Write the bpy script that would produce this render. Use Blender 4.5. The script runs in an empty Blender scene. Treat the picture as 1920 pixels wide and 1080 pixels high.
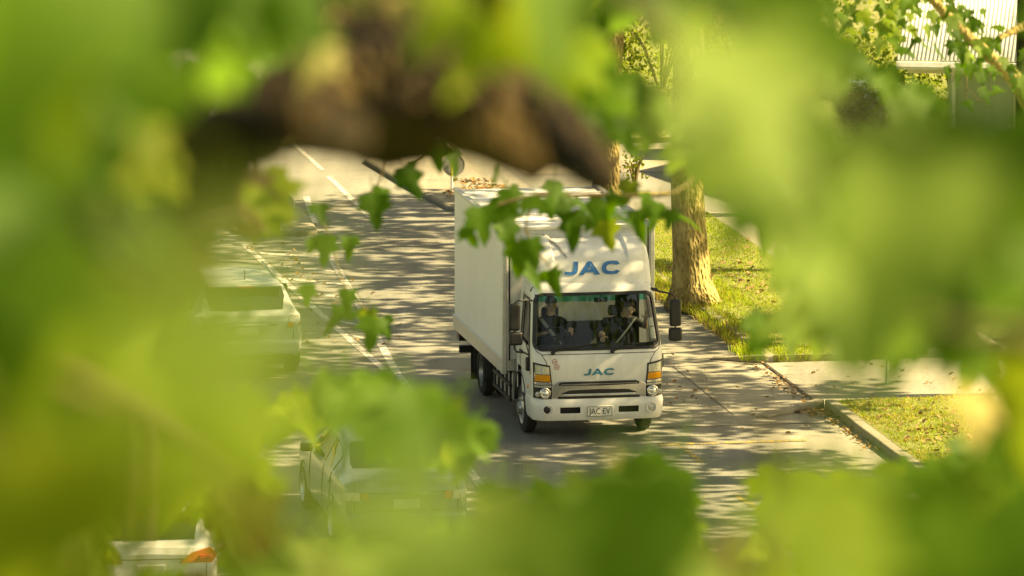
import bpy, bmesh, math, random
from mathutils import Vector, Matrix, noise

random.seed(11)
SC = bpy.context.scene
COL = SC.collection
R = math.radians

# ------------------------------------------------------------------ camera, sky, sun, exposure
F, PITCH, H, YAW = 12700.0, R(8.6), 17.08, R(10)     # focal length in photo pixels, downward pitch, height, road heading
cam_data = bpy.data.cameras.new('camera')
cam = bpy.data.objects.new('camera', cam_data)
COL.objects.link(cam)
cam.location = (0, 0, H)
cam.rotation_euler = (R(90) - PITCH, 0, 0)
cam_data.sensor_width = 36.0
cam_data.lens = 36.0 * F / 1920.0
cam_data.clip_start, cam_data.clip_end = 0.2, 9000
cam_data.dof.use_dof = True
cam_data.dof.focus_distance = 99.0
cam_data.dof.aperture_fstop = 4.8
SC.camera = cam

SUN_AZ, SUN_EL = R(88), R(40)
world = bpy.data.worlds.new('World')
SC.world = world
world.use_nodes = True
wn = world.node_tree
bgn = wn.nodes['Background']
skyn = wn.nodes.new('ShaderNodeTexSky')
skyn.sky_type = 'NISHITA'
skyn.sun_disc = False
skyn.sun_elevation = SUN_EL
skyn.sun_rotation = SUN_AZ
skyn.dust_density = 2.0
wn.links.new(skyn.outputs[0], bgn.inputs[0])
bgn.inputs[1].default_value = 0.062

sun_data = bpy.data.lights.new('sun', 'SUN')
sun_data.energy = 5.0
sun_data.angle = R(0.4)
sun_data.color = (1.0, 0.93, 0.80)
sun = bpy.data.objects.new('sun', sun_data)
COL.objects.link(sun)
sd = Vector((math.sin(SUN_AZ) * math.cos(SUN_EL), math.cos(SUN_AZ) * math.cos(SUN_EL), math.sin(SUN_EL)))
sun.rotation_euler = sd.to_track_quat('Z', 'Y').to_euler()

vs = SC.view_settings
vs.view_transform = 'Standard'
vs.look = 'None'
vs.gamma = 1.0
vs.use_curve_mapping = False
vs.exposure = 1.85
try:
    vs.use_white_balance = True
    vs.white_balance_temperature = 13800
    vs.white_balance_tint = 1
except Exception:
    pass
SC.render.engine = 'CYCLES'
SC.cycles.max_bounces = 8
SC.cycles.transparent_max_bounces = 12
SC.cycles.caustics_reflective = False
SC.cycles.caustics_refractive = False
SC.cycles.use_denoising = True
SC.cycles.sample_clamp_indirect = 6.0

# ------------------------------------------------------------------ coordinates
FWD = Vector((0, math.cos(PITCH), -math.sin(PITCH)))
UPV = Vector((0, math.sin(PITCH), math.cos(PITCH)))


def at(x, y, d):
    """a point of the place that lies at forward distance d along the given line of sight"""
    return Vector((0, 0, H)) + d * (Vector(((x - 960) / F, 0, 0)) + (540 - y) / F * UPV + FWD)


def gp(x, y, z=0.0):
    u = Vector(((x - 960) / F, 0, 0)) + (540 - y) / F * UPV + FWD
    return Vector((0, 0, H)) + u * ((z - H) / u.z)


def W(s, t, z=0.0):
    """road coordinates: s metres along the street, t metres to its right"""
    return Vector((-s * math.sin(YAW) + t * math.cos(YAW), 100 + s * math.cos(YAW) + t * math.sin(YAW), z))


def lerp(tab, x):
    if x <= tab[0][0]:
        return tab[0][1]
    for (a, p), (b, q) in zip(tab, tab[1:]):
        if x <= b:
            return p + (q - p) * (x - a) / (b - a)
    return tab[-1][1]


# ------------------------------------------------------------------ materials
def new_mat(name):
    m = bpy.data.materials.new(name)
    m.use_nodes = True
    nt = m.node_tree
    return m, nt, nt.nodes['Principled BSDF']


def mat(name, col, rough=0.5, metal=0.0, var=0.0, scale=8.0, bump=0.0, bscale=60.0, coat=0.0, spec=None, col2=None, detail=6):
    m, nt, b = new_mat(name)
    b.inputs['Roughness'].default_value = rough
    b.inputs['Metallic'].default_value = metal
    if coat:
        b.inputs['Coat Weight'].default_value = coat
        b.inputs['Coat Roughness'].default_value = 0.08
    if spec is not None:
        b.inputs['Specular IOR Level'].default_value = spec
    b.inputs['Base Color'].default_value = (*col, 1)
    tc = nt.nodes.new('ShaderNodeTexCoord')
    if var or col2:
        n = nt.nodes.new('ShaderNodeTexNoise')
        n.inputs['Scale'].default_value = scale
        n.inputs['Detail'].default_value = detail
        n.inputs['Roughness'].default_value = 0.65
        nt.links.new(tc.outputs['Object'], n.inputs['Vector'])
        r = nt.nodes.new('ShaderNodeValToRGB')
        r.color_ramp.elements[0].position = 0.34
        r.color_ramp.elements[1].position = 0.66
        c2 = col2 or tuple(min(1, c * (1 + var)) for c in col)
        c1 = col if col2 else tuple(c * (1 - var) for c in col)
        r.color_ramp.elements[0].color = (*c1, 1)
        r.color_ramp.elements[1].color = (*c2, 1)
        nt.links.new(n.outputs[0], r.inputs[0])
        nt.links.new(r.outputs[0], b.inputs['Base Color'])
    if bump:
        n2 = nt.nodes.new('ShaderNodeTexNoise')
        n2.inputs['Scale'].default_value = bscale
        n2.inputs['Detail'].default_value = 5
        nt.links.new(tc.outputs['Object'], n2.inputs['Vector'])
        bp = nt.nodes.new('ShaderNodeBump')
        bp.inputs['Strength'].default_value = bump
        bp.inputs['Distance'].default_value = 0.02
        nt.links.new(n2.outputs[0], bp.inputs['Height'])
        nt.links.new(bp.outputs[0], b.inputs['Normal'])
    return m


def mat_leaf(name, refl, trans, tw=0.5, var=0.35, vscale=3.0, rough=0.6):
    m, nt, b = new_mat(name)
    out = nt.nodes['Material Output']
    b.inputs['Roughness'].default_value = rough
    b.inputs['Specular IOR Level'].default_value = 0.12
    tr = nt.nodes.new('ShaderNodeBsdfTranslucent')
    mx = nt.nodes.new('ShaderNodeMixShader')
    mx.inputs[0].default_value = tw
    g = nt.nodes.new('ShaderNodeNewGeometry')
    oi = nt.nodes.new('ShaderNodeObjectInfo')
    ad = nt.nodes.new('ShaderNodeMath')
    ad.operation = 'ADD'
    nt.links.new(g.outputs['Random Per Island'], ad.inputs[0])
    nt.links.new(oi.outputs['Random'], ad.inputs[1])
    fr = nt.nodes.new('ShaderNodeMath')
    fr.operation = 'FRACT'
    nt.links.new(ad.outputs[0], fr.inputs[0])
    tc = nt.nodes.new('ShaderNodeTexCoord')
    n = nt.nodes.new('ShaderNodeTexNoise')
    n.inputs['Scale'].default_value = vscale
    n.inputs['Detail'].default_value = 3
    nt.links.new(tc.outputs['Object'], n.inputs['Vector'])
    mu = nt.nodes.new('ShaderNodeMath')
    mu.operation = 'MULTIPLY_ADD'
    mu.inputs[1].default_value = 0.6
    nt.links.new(n.outputs[0], mu.inputs[0])
    nt.links.new(fr.outputs[0], mu.inputs[2])
    for col, tgt in ((refl, b.inputs['Base Color']), (trans, tr.inputs['Color'])):
        r = nt.nodes.new('ShaderNodeValToRGB')
        r.color_ramp.elements[0].position = 0.2
        r.color_ramp.elements[1].position = 1.3 / 1.6
        lo = (col[0] * (1 - var) * 0.92, col[1] * (1 - var), col[2] * (1 - var))
        hi = (min(1, col[0] * (1 + var) * 1.06), min(1, col[1] * (1 + var)), col[2] * (1 + var * .5))
        r.color_ramp.elements[0].color = (*lo, 1)
        r.color_ramp.elements[1].color = (*hi, 1)
        nt.links.new(mu.outputs[0], r.inputs[0])
        nt.links.new(r.outputs[0], tgt)
    nt.links.new(b.outputs[0], mx.inputs[1])
    nt.links.new(tr.outputs[0], mx.inputs[2])
    nt.links.new(mx.outputs[0], out.inputs['Surface'])
    return m


def mat_glass(name, tint, refl_boost=0.0, rough=0.0):
    m = bpy.data.materials.new(name)
    m.use_nodes = True
    nt = m.node_tree
    nt.nodes.remove(nt.nodes['Principled BSDF'])
    out = nt.nodes['Material Output']
    t = nt.nodes.new('ShaderNodeBsdfTransparent')
    t.inputs[0].default_value = (*tint, 1)
    gl = nt.nodes.new('ShaderNodeBsdfGlossy')
    gl.inputs['Roughness'].default_value = rough
    gl.inputs['Color'].default_value = (1, 1, 1, 1)
    fr = nt.nodes.new('ShaderNodeFresnel')
    fr.inputs['IOR'].default_value = 1.5
    ad = nt.nodes.new('ShaderNodeMath')
    ad.operation = 'ADD'
    ad.inputs[1].default_value = refl_boost
    nt.links.new(fr.outputs[0], ad.inputs[0])
    mx = nt.nodes.new('ShaderNodeMixShader')
    nt.links.new(ad.outputs[0], mx.inputs[0])
    nt.links.new(t.outputs[0], mx.inputs[1])
    nt.links.new(gl.outputs[0], mx.inputs[2])
    nt.links.new(mx.outputs[0], out.inputs['Surface'])
    return m


def mat_asphalt(name, c1, c2, grain=0.35, crack=0.0, patch=None):
    """weathered road surface: fine aggregate over broad stains, optional cracks"""
    m, nt, b = new_mat(name)
    b.inputs['Roughness'].default_value = 0.9
    b.inputs['Specular IOR Level'].default_value = 0.25
    tc = nt.nodes.new('ShaderNodeTexCoord')
    big = nt.nodes.new('ShaderNodeTexNoise')
    big.inputs['Scale'].default_value = 0.45
    big.inputs['Detail'].default_value = 7
    big.inputs['Roughness'].default_value = 0.6
    nt.links.new(tc.outputs['Object'], big.inputs['Vector'])
    ramp = nt.nodes.new('ShaderNodeValToRGB')
    ramp.color_ramp.elements[0].position = 0.33
    ramp.color_ramp.elements[1].position = 0.68
    ramp.color_ramp.elements[0].color = (*c1, 1)
    ramp.color_ramp.elements[1].color = (*c2, 1)
    nt.links.new(big.outputs[0], ramp.inputs[0])
    fine = nt.nodes.new('ShaderNodeTexNoise')
    fine.inputs['Scale'].default_value = 38
    fine.inputs['Detail'].default_value = 4
    nt.links.new(tc.outputs['Object'], fine.inputs['Vector'])
    mr = nt.nodes.new('ShaderNodeMapRange')
    mr.inputs[1].default_value = 0.3
    mr.inputs[2].default_value = 0.7
    mr.inputs[3].default_value = 1 - grain
    mr.inputs[4].default_value = 1 + grain
    nt.links.new(fine.outputs[0], mr.inputs[0])
    mu = nt.nodes.new('ShaderNodeMixRGB')
    mu.blend_type = 'MULTIPLY'
    mu.inputs[0].default_value = 1
    nt.links.new(ramp.outputs[0], mu.inputs[1])
    nt.links.new(mr.outputs[0], mu.inputs[2])
    mpr = nt.nodes.new('ShaderNodeMapping')
    mpr.inputs['Rotation'].default_value = (0, 0, -YAW)
    mpr.inputs['Scale'].default_value = (1.6, .035, 1)
    nt.links.new(tc.outputs['Object'], mpr.inputs['Vector'])
    trk = nt.nodes.new('ShaderNodeTexNoise')
    trk.inputs['Scale'].default_value = 1.0
    trk.inputs['Detail'].default_value = 6
    nt.links.new(mpr.outputs[0], trk.inputs['Vector'])
    mr2 = nt.nodes.new('ShaderNodeMapRange')
    mr2.inputs[1].default_value = 0.32
    mr2.inputs[2].default_value = 0.68
    mr2.inputs[3].default_value = 0.74
    mr2.inputs[4].default_value = 1.16
    nt.links.new(trk.outputs[0], mr2.inputs[0])
    spot = nt.nodes.new('ShaderNodeTexNoise')
    spot.inputs['Scale'].default_value = 2.6
    spot.inputs['Detail'].default_value = 8
    spot.inputs['Roughness'].default_value = 0.75
    nt.links.new(tc.outputs['Object'], spot.inputs['Vector'])
    mr3 = nt.nodes.new('ShaderNodeMapRange')
    mr3.inputs[1].default_value = 0.28
    mr3.inputs[2].default_value = 0.46
    mr3.inputs[3].default_value = 0.62
    mr3.inputs[4].default_value = 1.0
    nt.links.new(spot.outputs[0], mr3.inputs[0])
    m2 = nt.nodes.new('ShaderNodeMath')
    m2.operation = 'MULTIPLY'
    nt.links.new(mr2.outputs[0], m2.inputs[0])
    nt.links.new(mr3.outputs[0], m2.inputs[1])
    mu2 = nt.nodes.new('ShaderNodeMixRGB')
    mu2.blend_type = 'MULTIPLY'
    mu2.inputs[0].default_value = 1
    nt.links.new(mu.outputs[0], mu2.inputs[1])
    nt.links.new(m2.outputs[0], mu2.inputs[2])
    nt.links.new(mu2.outputs[0], b.inputs['Base Color'])
    bp = nt.nodes.new('ShaderNodeBump')
    bp.inputs['Strength'].default_value = 0.35
    bp.inputs['Distance'].default_value = 0.01
    nt.links.new(fine.outputs[0], bp.inputs['Height'])
    nt.links.new(bp.outputs[0], b.inputs['Normal'])
    return m


def mat_worn_paint(name, col, under, wear=0.45):
    m, nt, b = new_mat(name)
    b.inputs['Roughness'].default_value = 0.75
    tc = nt.nodes.new('ShaderNodeTexCoord')
    n = nt.nodes.new('ShaderNodeTexNoise')
    n.inputs['Scale'].default_value = 9
    n.inputs['Detail'].default_value = 9
    n.inputs['Roughness'].default_value = 0.75
    nt.links.new(tc.outputs['Object'], n.inputs['Vector'])
    r = nt.nodes.new('ShaderNodeValToRGB')
    r.color_ramp.elements[0].position = wear - 0.07
    r.color_ramp.elements[1].position = wear + 0.07
    r.color_ramp.elements[0].color = (*under, 1)
    r.color_ramp.elements[1].color = (*col, 1)
    nt.links.new(n.outputs[0], r.inputs[0])
    nt.links.new(r.outputs[0], b.inputs['Base Color'])
    return m


def mat_bark(name, cols, scale=4.0, bump=0.8):
    """flaking plane-tree bark: Voronoi flakes in several tones with ridged relief"""
    m, nt, b = new_mat(name)
    b.inputs['Roughness'].default_value = 0.9
    b.inputs['Specular IOR Level'].default_value = 0.2
    tc = nt.nodes.new('ShaderNodeTexCoord')
    mp = nt.nodes.new('ShaderNodeMapping')
    mp.inputs['Scale'].default_value = (1, 1, 0.45)
    nt.links.new(tc.outputs['Object'], mp.inputs['Vector'])
    wn_ = nt.nodes.new('ShaderNodeTexNoise')
    wn_.inputs['Scale'].default_value = scale
    wn_.inputs['Detail'].default_value = 8
    wn_.inputs['Roughness'].default_value = 0.7
    nt.links.new(mp.outputs[0], wn_.inputs['Vector'])
    vo = nt.nodes.new('ShaderNodeTexVoronoi')
    vo.inputs['Scale'].default_value = scale * 6
    nt.links.new(mp.outputs[0], vo.inputs['Vector'])
    ramp = nt.nodes.new('ShaderNodeValToRGB')
    els = ramp.color_ramp.elements
    els[0].position, els[0].color = 0.3, (*cols[0], 1)
    els[1].position, els[1].color = 0.72, (*cols[-1], 1)
    for i, c in enumerate(cols[1:-1]):
        e = els.new(0.3 + 0.42 * (i + 1) / (len(cols) - 1))
        e.color = (*c, 1)
    nt.links.new(wn_.outputs[0], ramp.inputs[0])
    mu = nt.nodes.new('ShaderNodeMixRGB')
    mu.blend_type = 'MULTIPLY'
    mu.inputs[0].default_value = 0.75
    mr = nt.nodes.new('ShaderNodeMapRange')
    mr.inputs[2].default_value = 0.6
    mr.inputs[3].default_value = 0.55
    mr.inputs[4].default_value = 1.35
    nt.links.new(vo.outputs['Distance'], mr.inputs[0])
    nt.links.new(ramp.outputs[0], mu.inputs[1])
    nt.links.new(mr.outputs[0], mu.inputs[2])
    nt.links.new(mu.outputs[0], b.inputs['Base Color'])
    bp = nt.nodes.new('ShaderNodeBump')
    bp.inputs['Strength'].default_value = bump
    bp.inputs['Distance'].default_value = 0.04
    nt.links.new(vo.outputs['Distance'], bp.inputs['Height'])
    nt.links.new(bp.outputs[0], b.inputs['Normal'])
    return m


M = {}
M['asphalt'] = mat_asphalt('asphalt_grey', (.18, .179, .156), (.238, .235, .205))
M['asphalt_old'] = mat_asphalt('asphalt_pale_apron', (.215, .208, .172), (.285, .272, .222), 0.22)
M['concrete'] = mat_asphalt('concrete_pale', (.26, .24, .19), (.36, .33, .26), 0.2)
M['kerb'] = mat_asphalt('concrete_kerb', (.20, .185, .14), (.31, .285, .22), 0.25)
M['seam_patch'] = mat_asphalt('asphalt_repair', (.15, .148, .125), (.195, .19, .16), .4)
M['seam'] = mat('tar_seam', (.035, .032, .026), .9, var=.4, scale=20)
M['paint_w'] = mat_worn_paint('road_paint_white', (.62, .60, .54), (.19, .18, .155), .49)
M['paint_y'] = mat_worn_paint('road_paint_yellow', (.50, .35, .04), (.16, .15, .125), .53)
M['soil'] = mat('verge_soil', (.11, .13, .03), .95, col2=(.22, .22, .08), scale=2.5, bump=.4, bscale=30)
M['lawn'] = mat('far_lawn', (.07, .115, .02), .95, col2=(.13, .17, .04), scale=.6)
M['white_paint'] = mat('truck_white_paint', (.78, .77, .73), .30, coat=.4, var=.07, scale=1.7)
M['box_white'] = mat('box_panel_white', (.82, .81, .78), .42, var=.03, scale=1.4)
M['alu'] = mat('aluminium_rail', (.62, .61, .58), .38, .55, var=.1, scale=14)
M['black'] = mat('black_plastic', (.012, .012, .013), .45, var=.2, scale=30)
M['blackmatte'] = mat('black_chassis', (.015, .014, .013), .85, var=.3, scale=12)
M['rubber'] = mat('tyre_rubber', (.02, .019, .018), .85, var=.25, scale=25, bump=.3, bscale=40)
M['chrome'] = mat('grille_chrome', (.72, .72, .70), .16, .9, var=.04, scale=6)
M['steel'] = mat('wheel_steel', (.42, .42, .42), .35, .8, var=.12, scale=16)
M['logo_blue'] = mat('lettering_blue', (.02, .16, .42), .35, var=.05, scale=5)
M['logo_teal'] = mat('lettering_teal', (.0, .17, .26), .35, var=.05, scale=5)
M['amber'] = mat('amber_lens', (.75, .30, .02), .15, coat=.6, var=.15, scale=60)
M['clear'] = mat('clear_lens', (.55, .53, .48), .08, .25, coat=.8, var=.25, scale=40)
M['reflector'] = mat('lamp_reflector', (.85, .83, .78), .10, .95, var=.15, scale=70)
M['red_lens'] = mat('red_lens', (.38, .035, .02), .12, coat=.8, var=.3, scale=50)
M['orange_lens'] = mat('orange_lens', (.50, .10, .025), .12, coat=.8, var=.3, scale=50)
M['plate'] = mat('number_plate_white', (.74, .73, .68), .4, var=.03, scale=10)
M['ink'] = mat('plate_ink', (.012, .012, .014), .5, var=.1, scale=10)
M['sticker_red'] = mat('sticker_red', (.45, .12, .10), .5, var=.1, scale=10)
M['paper'] = mat('windscreen_paper', (.75, .74, .70), .6, var=.05, scale=40)
M['interior'] = mat('cab_trim_dark', (.05, .05, .046), .8, var=.2, scale=8)
M['interior_grey'] = mat('cab_trim_grey', (.30, .30, .28), .8, var=.1, scale=8)
M['seat'] = mat('seat_fabric', (.045, .047, .045), .9, var=.25, scale=30, bump=.2)
M['glass'] = mat_glass('windscreen_glass', (.92, .97, .92), .0)
M['glass_band'] = mat_glass('windscreen_shade_band', (.06, .62, .52), .04)
M['glass_dark'] = mat_glass('privacy_glass', (.10, .13, .11), .06)
M['skin'] = mat('skin', (.70, .46, .33), .55, var=.08, scale=12)
M['shirt'] = mat('dark_shirt', (.016, .02, .02), .85, var=.25, scale=14, bump=.3, bscale=18)
M['trousers'] = mat('grey_trousers', (.05, .05, .055), .85, var=.2, scale=14)
M['hair'] = mat('brown_hair', (.05, .03, .018), .7, var=.4, scale=60)
M['belt'] = mat('seat_belt_grey', (.42, .42, .40), .7, var=.1, scale=30)
M['car_white'] = mat('car_paint_white', (.74, .75, .72), .22, coat=.8, var=.02, scale=2)
M['car_pale'] = mat('car_paint_pale_green_white', (.56, .59, .55), .22, coat=.8, var=.03, scale=2)
M['car_silver'] = mat('car_paint_silver_blue', (.15, .18, .20), .28, .45, coat=.7, var=.05, scale=2)
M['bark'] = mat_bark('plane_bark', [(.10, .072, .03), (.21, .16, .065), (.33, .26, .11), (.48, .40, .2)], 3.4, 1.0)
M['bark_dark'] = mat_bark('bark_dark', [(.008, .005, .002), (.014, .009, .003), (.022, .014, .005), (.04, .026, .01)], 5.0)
M['twig'] = mat('twig_brown', (.09, .06, .025), .85, col2=(.16, .12, .05), scale=20)
M['twig_green'] = mat('petiole_green', (.16, .17, .04), .7, col2=(.22, .18, .06), scale=20)
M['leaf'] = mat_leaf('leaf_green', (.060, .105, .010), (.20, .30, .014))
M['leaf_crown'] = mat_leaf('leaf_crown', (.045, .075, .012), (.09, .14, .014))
M['leaf_bush'] = mat_leaf('leaf_bush', (.075, .105, .02), (.20, .26, .035))
M['grass'] = mat_leaf('grass_blades', (.15, .22, .03), (.30, .38, .05), .4, .45)
M['straw'] = mat_leaf('dry_grass', (.30, .24, .08), (.28, .22, .07), .35, .4)
M['litter'] = mat_leaf('fallen_leaves', (.19, .125, .075), (.10, .06, .03), .2, .6)
M['roof'] = mat('roof_metal_white', (.74, .74, .70), .45, .1, var=.05, scale=2)
M['wallp'] = mat('house_wall_pale_green', (.42, .47, .36), .8, var=.05, scale=2)
M['trim'] = mat('window_trim_cream', (.62, .56, .38), .6, var=.06, scale=6)
M['sign_back'] = mat('sign_back_grey', (.32, .32, .31), .5, .3, var=.08, scale=9)
M['post_white'] = mat('post_white', (.72, .71, .66), .5, var=.06, scale=9)
M['post_yellow'] = mat('post_yellow', (.62, .55, .05), .5, var=.06, scale=9)
M['stone'] = mat('island_pebbles', (.22, .17, .12), .9, col2=(.36, .31, .24), scale=14)


def add_streaks(m, amount):
    nt = m.node_tree
    b = nt.nodes['Principled BSDF']
    src = b.inputs['Base Color'].links[0].from_socket
    tc = nt.nodes.new('ShaderNodeTexCoord')
    mp = nt.nodes.new('ShaderNodeMapping')
    mp.inputs['Scale'].default_value = (9, 9, .9)
    nt.links.new(tc.outputs['Object'], mp.inputs['Vector'])
    n = nt.nodes.new('ShaderNodeTexNoise')
    n.inputs['Scale'].default_value = 1.0
    n.inputs['Detail'].default_value = 8
    n.inputs['Roughness'].default_value = .7
    nt.links.new(mp.outputs[0], n.inputs['Vector'])
    r = nt.nodes.new('ShaderNodeValToRGB')
    r.color_ramp.elements[0].position, r.color_ramp.elements[1].position = .34, .56
    r.color_ramp.elements[0].color = (1 - amount, 1 - amount, 1 - amount * 1.1, 1)
    r.color_ramp.elements[1].color = (1, 1, 1, 1)
    nt.links.new(n.outputs[0], r.inputs[0])
    mx = nt.nodes.new('ShaderNodeMixRGB')
    mx.blend_type = 'MULTIPLY'
    mx.inputs[0].default_value = 1
    nt.links.new(src, mx.inputs[1])
    nt.links.new(r.outputs[0], mx.inputs[2])
    nt.links.new(mx.outputs[0], b.inputs['Base Color'])


add_streaks(M['white_paint'], .09)
add_streaks(M['box_white'], .05)
add_streaks(M['roof'], .2)
add_streaks(M['wallp'], .15)


# ------------------------------------------------------------------ mesh helpers
class MB:
    def __init__(self):
        self.v, self.f, self.mi = [], [], []

    def add(self, verts, faces, mi=0):
        o = len(self.v)
        self.v += [tuple(p) for p in verts]
        for f in faces:
            self.f.append(tuple(i + o for i in f))
            self.mi.append(mi)
        return self

    def box(self, c, s, rot=None, mi=0):
        x, y, z = (k / 2 for k in s)
        vs_ = [Vector(p) for p in ((-x, -y, -z), (x, -y, -z), (x, y, -z), (-x, y, -z), (-x, -y, z), (x, -y, z), (x, y, z), (-x, y, z))]
        if rot is not None:
            vs_ = [rot @ p for p in vs_]
        return self.add([p + Vector(c) for p in vs_], [(0, 3, 2, 1), (4, 5, 6, 7), (0, 1, 5, 4), (1, 2, 6, 5), (2, 3, 7, 6), (3, 0, 4, 7)], mi)

    def tube(self, pts, rad, n=8, mi=0, cap=True, wob=0.0, seed=0.0):
        pts = [Vector(p) for p in pts]
        if not hasattr(rad, '__len__'):
            rad = [rad] * len(pts)
        rings = []
        ref = None
        for i, p in enumerate(pts):
            d = (pts[min(i + 1, len(pts) - 1)] - pts[max(i - 1, 0)]).normalized()
            if ref is None:
                ref = d.orthogonal().normalized()
            ref = (ref - d * ref.dot(d)).normalized()
            b = d.cross(ref)
            ring = []
            for k in range(n):
                a = 2 * math.pi * k / n
                q = ref * math.cos(a) + b * math.sin(a)
                r = rad[i]
                if wob:
                    r *= 1 + wob * noise.noise(Vector((q.x * 1.6 + seed, q.y * 1.6, i * .35 + q.z)))
                ring.append(p + q * r)
            rings.append(ring)
        vv = [q for r_ in rings for q in r_]
        ff = []
        for i in range(len(pts) - 1):
            for k in range(n):
                ff.append((i * n + k, i * n + (k + 1) % n, (i + 1) * n + (k + 1) % n, (i + 1) * n + k))
        if cap:
            ff.append(tuple(range(n - 1, -1, -1)))
            ff.append(tuple((len(pts) - 1) * n + k for k in range(n)))
        return self.add(vv, ff, mi)

    def lathe(self, c, axis, prof, n=24, mi=0):
        """prof: (offset along axis, radius) pairs"""
        axis = Vector(axis).normalized()
        a1 = axis.orthogonal().normalized()
        a2 = axis.cross(a1)
        vv, ff = [], []
        for (o, r) in prof:
            for k in range(n):
                a = 2 * math.pi * k / n
                vv.append(Vector(c) + axis * o + (a1 * math.cos(a) + a2 * math.sin(a)) * max(r, 1e-4))
        for i in range(len(prof) - 1):
            for k in range(n):
                ff.append((i * n + k, i * n + (k + 1) % n, (i + 1) * n + (k + 1) % n, (i + 1) * n + k))
        return self.add(vv, ff, mi)

    def prism(self, poly, off):
        """closed polygon of 3D points pushed along the vector off"""
        n = len(poly)
        p0 = [Vector(p) for p in poly]
        p1 = [p + Vector(off) for p in p0]
        return self.add(p0 + p1, [tuple(range(n)), tuple(range(2 * n - 1, n - 1, -1))] + [(i, i + n, (i + 1) % n + n, (i + 1) % n) for i in range(n)])

    def grid(self, fn, us, vs_, skip=None, mi=0):
        vv = [fn(u, v) for v in vs_ for u in us]
        n = len(us)
        ff = []
        for j in range(len(vs_) - 1):
            for i in range(n - 1):
                if skip and skip(i, j):
                    continue
                ff.append((j * n + i, j * n + i + 1, (j + 1) * n + i + 1, (j + 1) * n + i))
        return self.add(vv, ff, mi)

    def build(self, name, mats, parent=None, smooth=True, bevel=0.0, solid=0.0, angle=38, seg=2):
        me = bpy.data.meshes.new(name)
        me.from_pydata(self.v, [], self.f)
        if not isinstance(mats, (list, tuple)):
            mats = [mats]
        for m in mats:
            me.materials.append(m)
        if len(mats) > 1:
            me.polygons.foreach_set('material_index', self.mi)
        bm = bmesh.new()
        bm.from_mesh(me)
        if len(self.f) < 30000:
            bmesh.ops.recalc_face_normals(bm, faces=bm.faces)
        bm.to_mesh(me)
        bm.free()
        if smooth:
            me.polygons.foreach_set('use_smooth', [True] * len(me.polygons))
            me.set_sharp_from_angle(angle=R(angle))
        o = bpy.data.objects.new(name, me)
        COL.objects.link(o)
        if parent:
            o.parent = parent
        if solid:
            md = o.modifiers.new('thickness', 'SOLIDIFY')
            md.thickness = solid
            md.offset = 0
        if bevel:
            md = o.modifiers.new('edges', 'BEVEL')
            md.width = bevel
            md.segments = seg
            md.limit_method = 'ANGLE'
            md.angle_limit = R(40)
        return o


def tag(o, label=None, cat=None, group=None, kind=None):
    if label:
        o['label'] = label
    if cat:
        o['category'] = cat
    if group:
        o['group'] = group
    if kind:
        o['kind'] = kind
    return o


def thing(name, label, cat, loc=(0, 0, 0), rz=0.0, group=None):
    o = bpy.data.objects.new(name, None)
    o.empty_display_size = 0.3
    COL.objects.link(o)
    o.location = loc
    o.rotation_euler = (0, 0, rz)
    return tag(o, label, cat, group)


def copy_tree(o, parent=None):
    c = o.copy()
    COL.objects.link(c)
    c.parent = parent
    for ch in list(o.children):
        copy_tree(ch, c)
    return c


def struct(name, mb, m, **k):
    return tag(mb.build(name, m, **k), kind='structure')


def text_mesh(txt, size):
    """letters of the built-in font as flat verts/faces in the x-z plane, centred"""
    cu = bpy.data.curves.new('t', 'FONT')
    cu.body = txt
    cu.size = size
    cu.align_x = 'CENTER'
    cu.align_y = 'CENTER'
    o = bpy.data.objects.new('t', cu)
    COL.objects.link(o)
    dg = bpy.context.evaluated_depsgraph_get()
    me = bpy.data.meshes.new_from_object(o.evaluated_get(dg))
    vv = [(v.co.x, 0, v.co.y) for v in me.vertices]
    ff = [tuple(p.vertices) for p in me.polygons]
    bpy.data.objects.remove(o)
    bpy.data.curves.remove(cu)
    bpy.data.meshes.remove(me)
    return vv, ff


# ================================================================== THE SETTING
def sheet(name, m, poly, z, thick=0.0):
    """flat surface from (s,t) corners; with thickness it becomes a slab down to z - thick"""
    mb = MB()
    p = [W(s, t, z) for s, t in poly]
    if thick:
        mb.prism(p, (0, 0, -thick))
    else:
        mb.add(p, [tuple(range(len(p)))])
    return struct(name, mb, m, smooth=False)


g = MB()
g.add([(-4000, -1500, -.06), (4000, -1500, -.06), (4000, 6000, -.06), (-4000, 6000, -.06)], [(0, 1, 2, 3)])
struct('ground', g, M['lawn'], smooth=False)
sheet('road', M['asphalt'], [(-90, -9), (160, -9), (160, 3.3), (-90, 3.3)], 0.0)
sheet('road_shoulder', M['asphalt_old'], [(-90, 3.302), (160, 3.302), (160, 4.79), (-90, 4.79)], 0.0)
# kerbs, right side: below the driveway, above it, beyond the side street
KX = 4.79


def kerb(name, s0, s1, t0, t1, z=0.13, n=1):
    """kerb stones laid end to end"""
    L = s1 - s0
    root = thing(name, None, None)
    tag(root, kind='structure')
    k = max(1, int(L / 0.9))
    for i in range(min(k, 40)):
        a, b = s0 + L * i / k + .004, s0 + L * (i + 1) / k - .004
        mb = MB()
        mb.prism([W(a, t0, -.05), W(b, t0, -.05), W(b, t1, -.05), W(a, t1, -.05)], (0, 0, z + .05 + random.uniform(-.006, .004)))
        mb.build('kerb_stone', M['kerb'], root, smooth=False, bevel=.02)
    return root


kerb('kerb', -14, 0.0, KX, KX + .17)
kerb('kerb', 4.25, 20.4, KX - .02, KX + .15)
kerb('kerb', 33.5, 50, KX, KX + .17)
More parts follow.
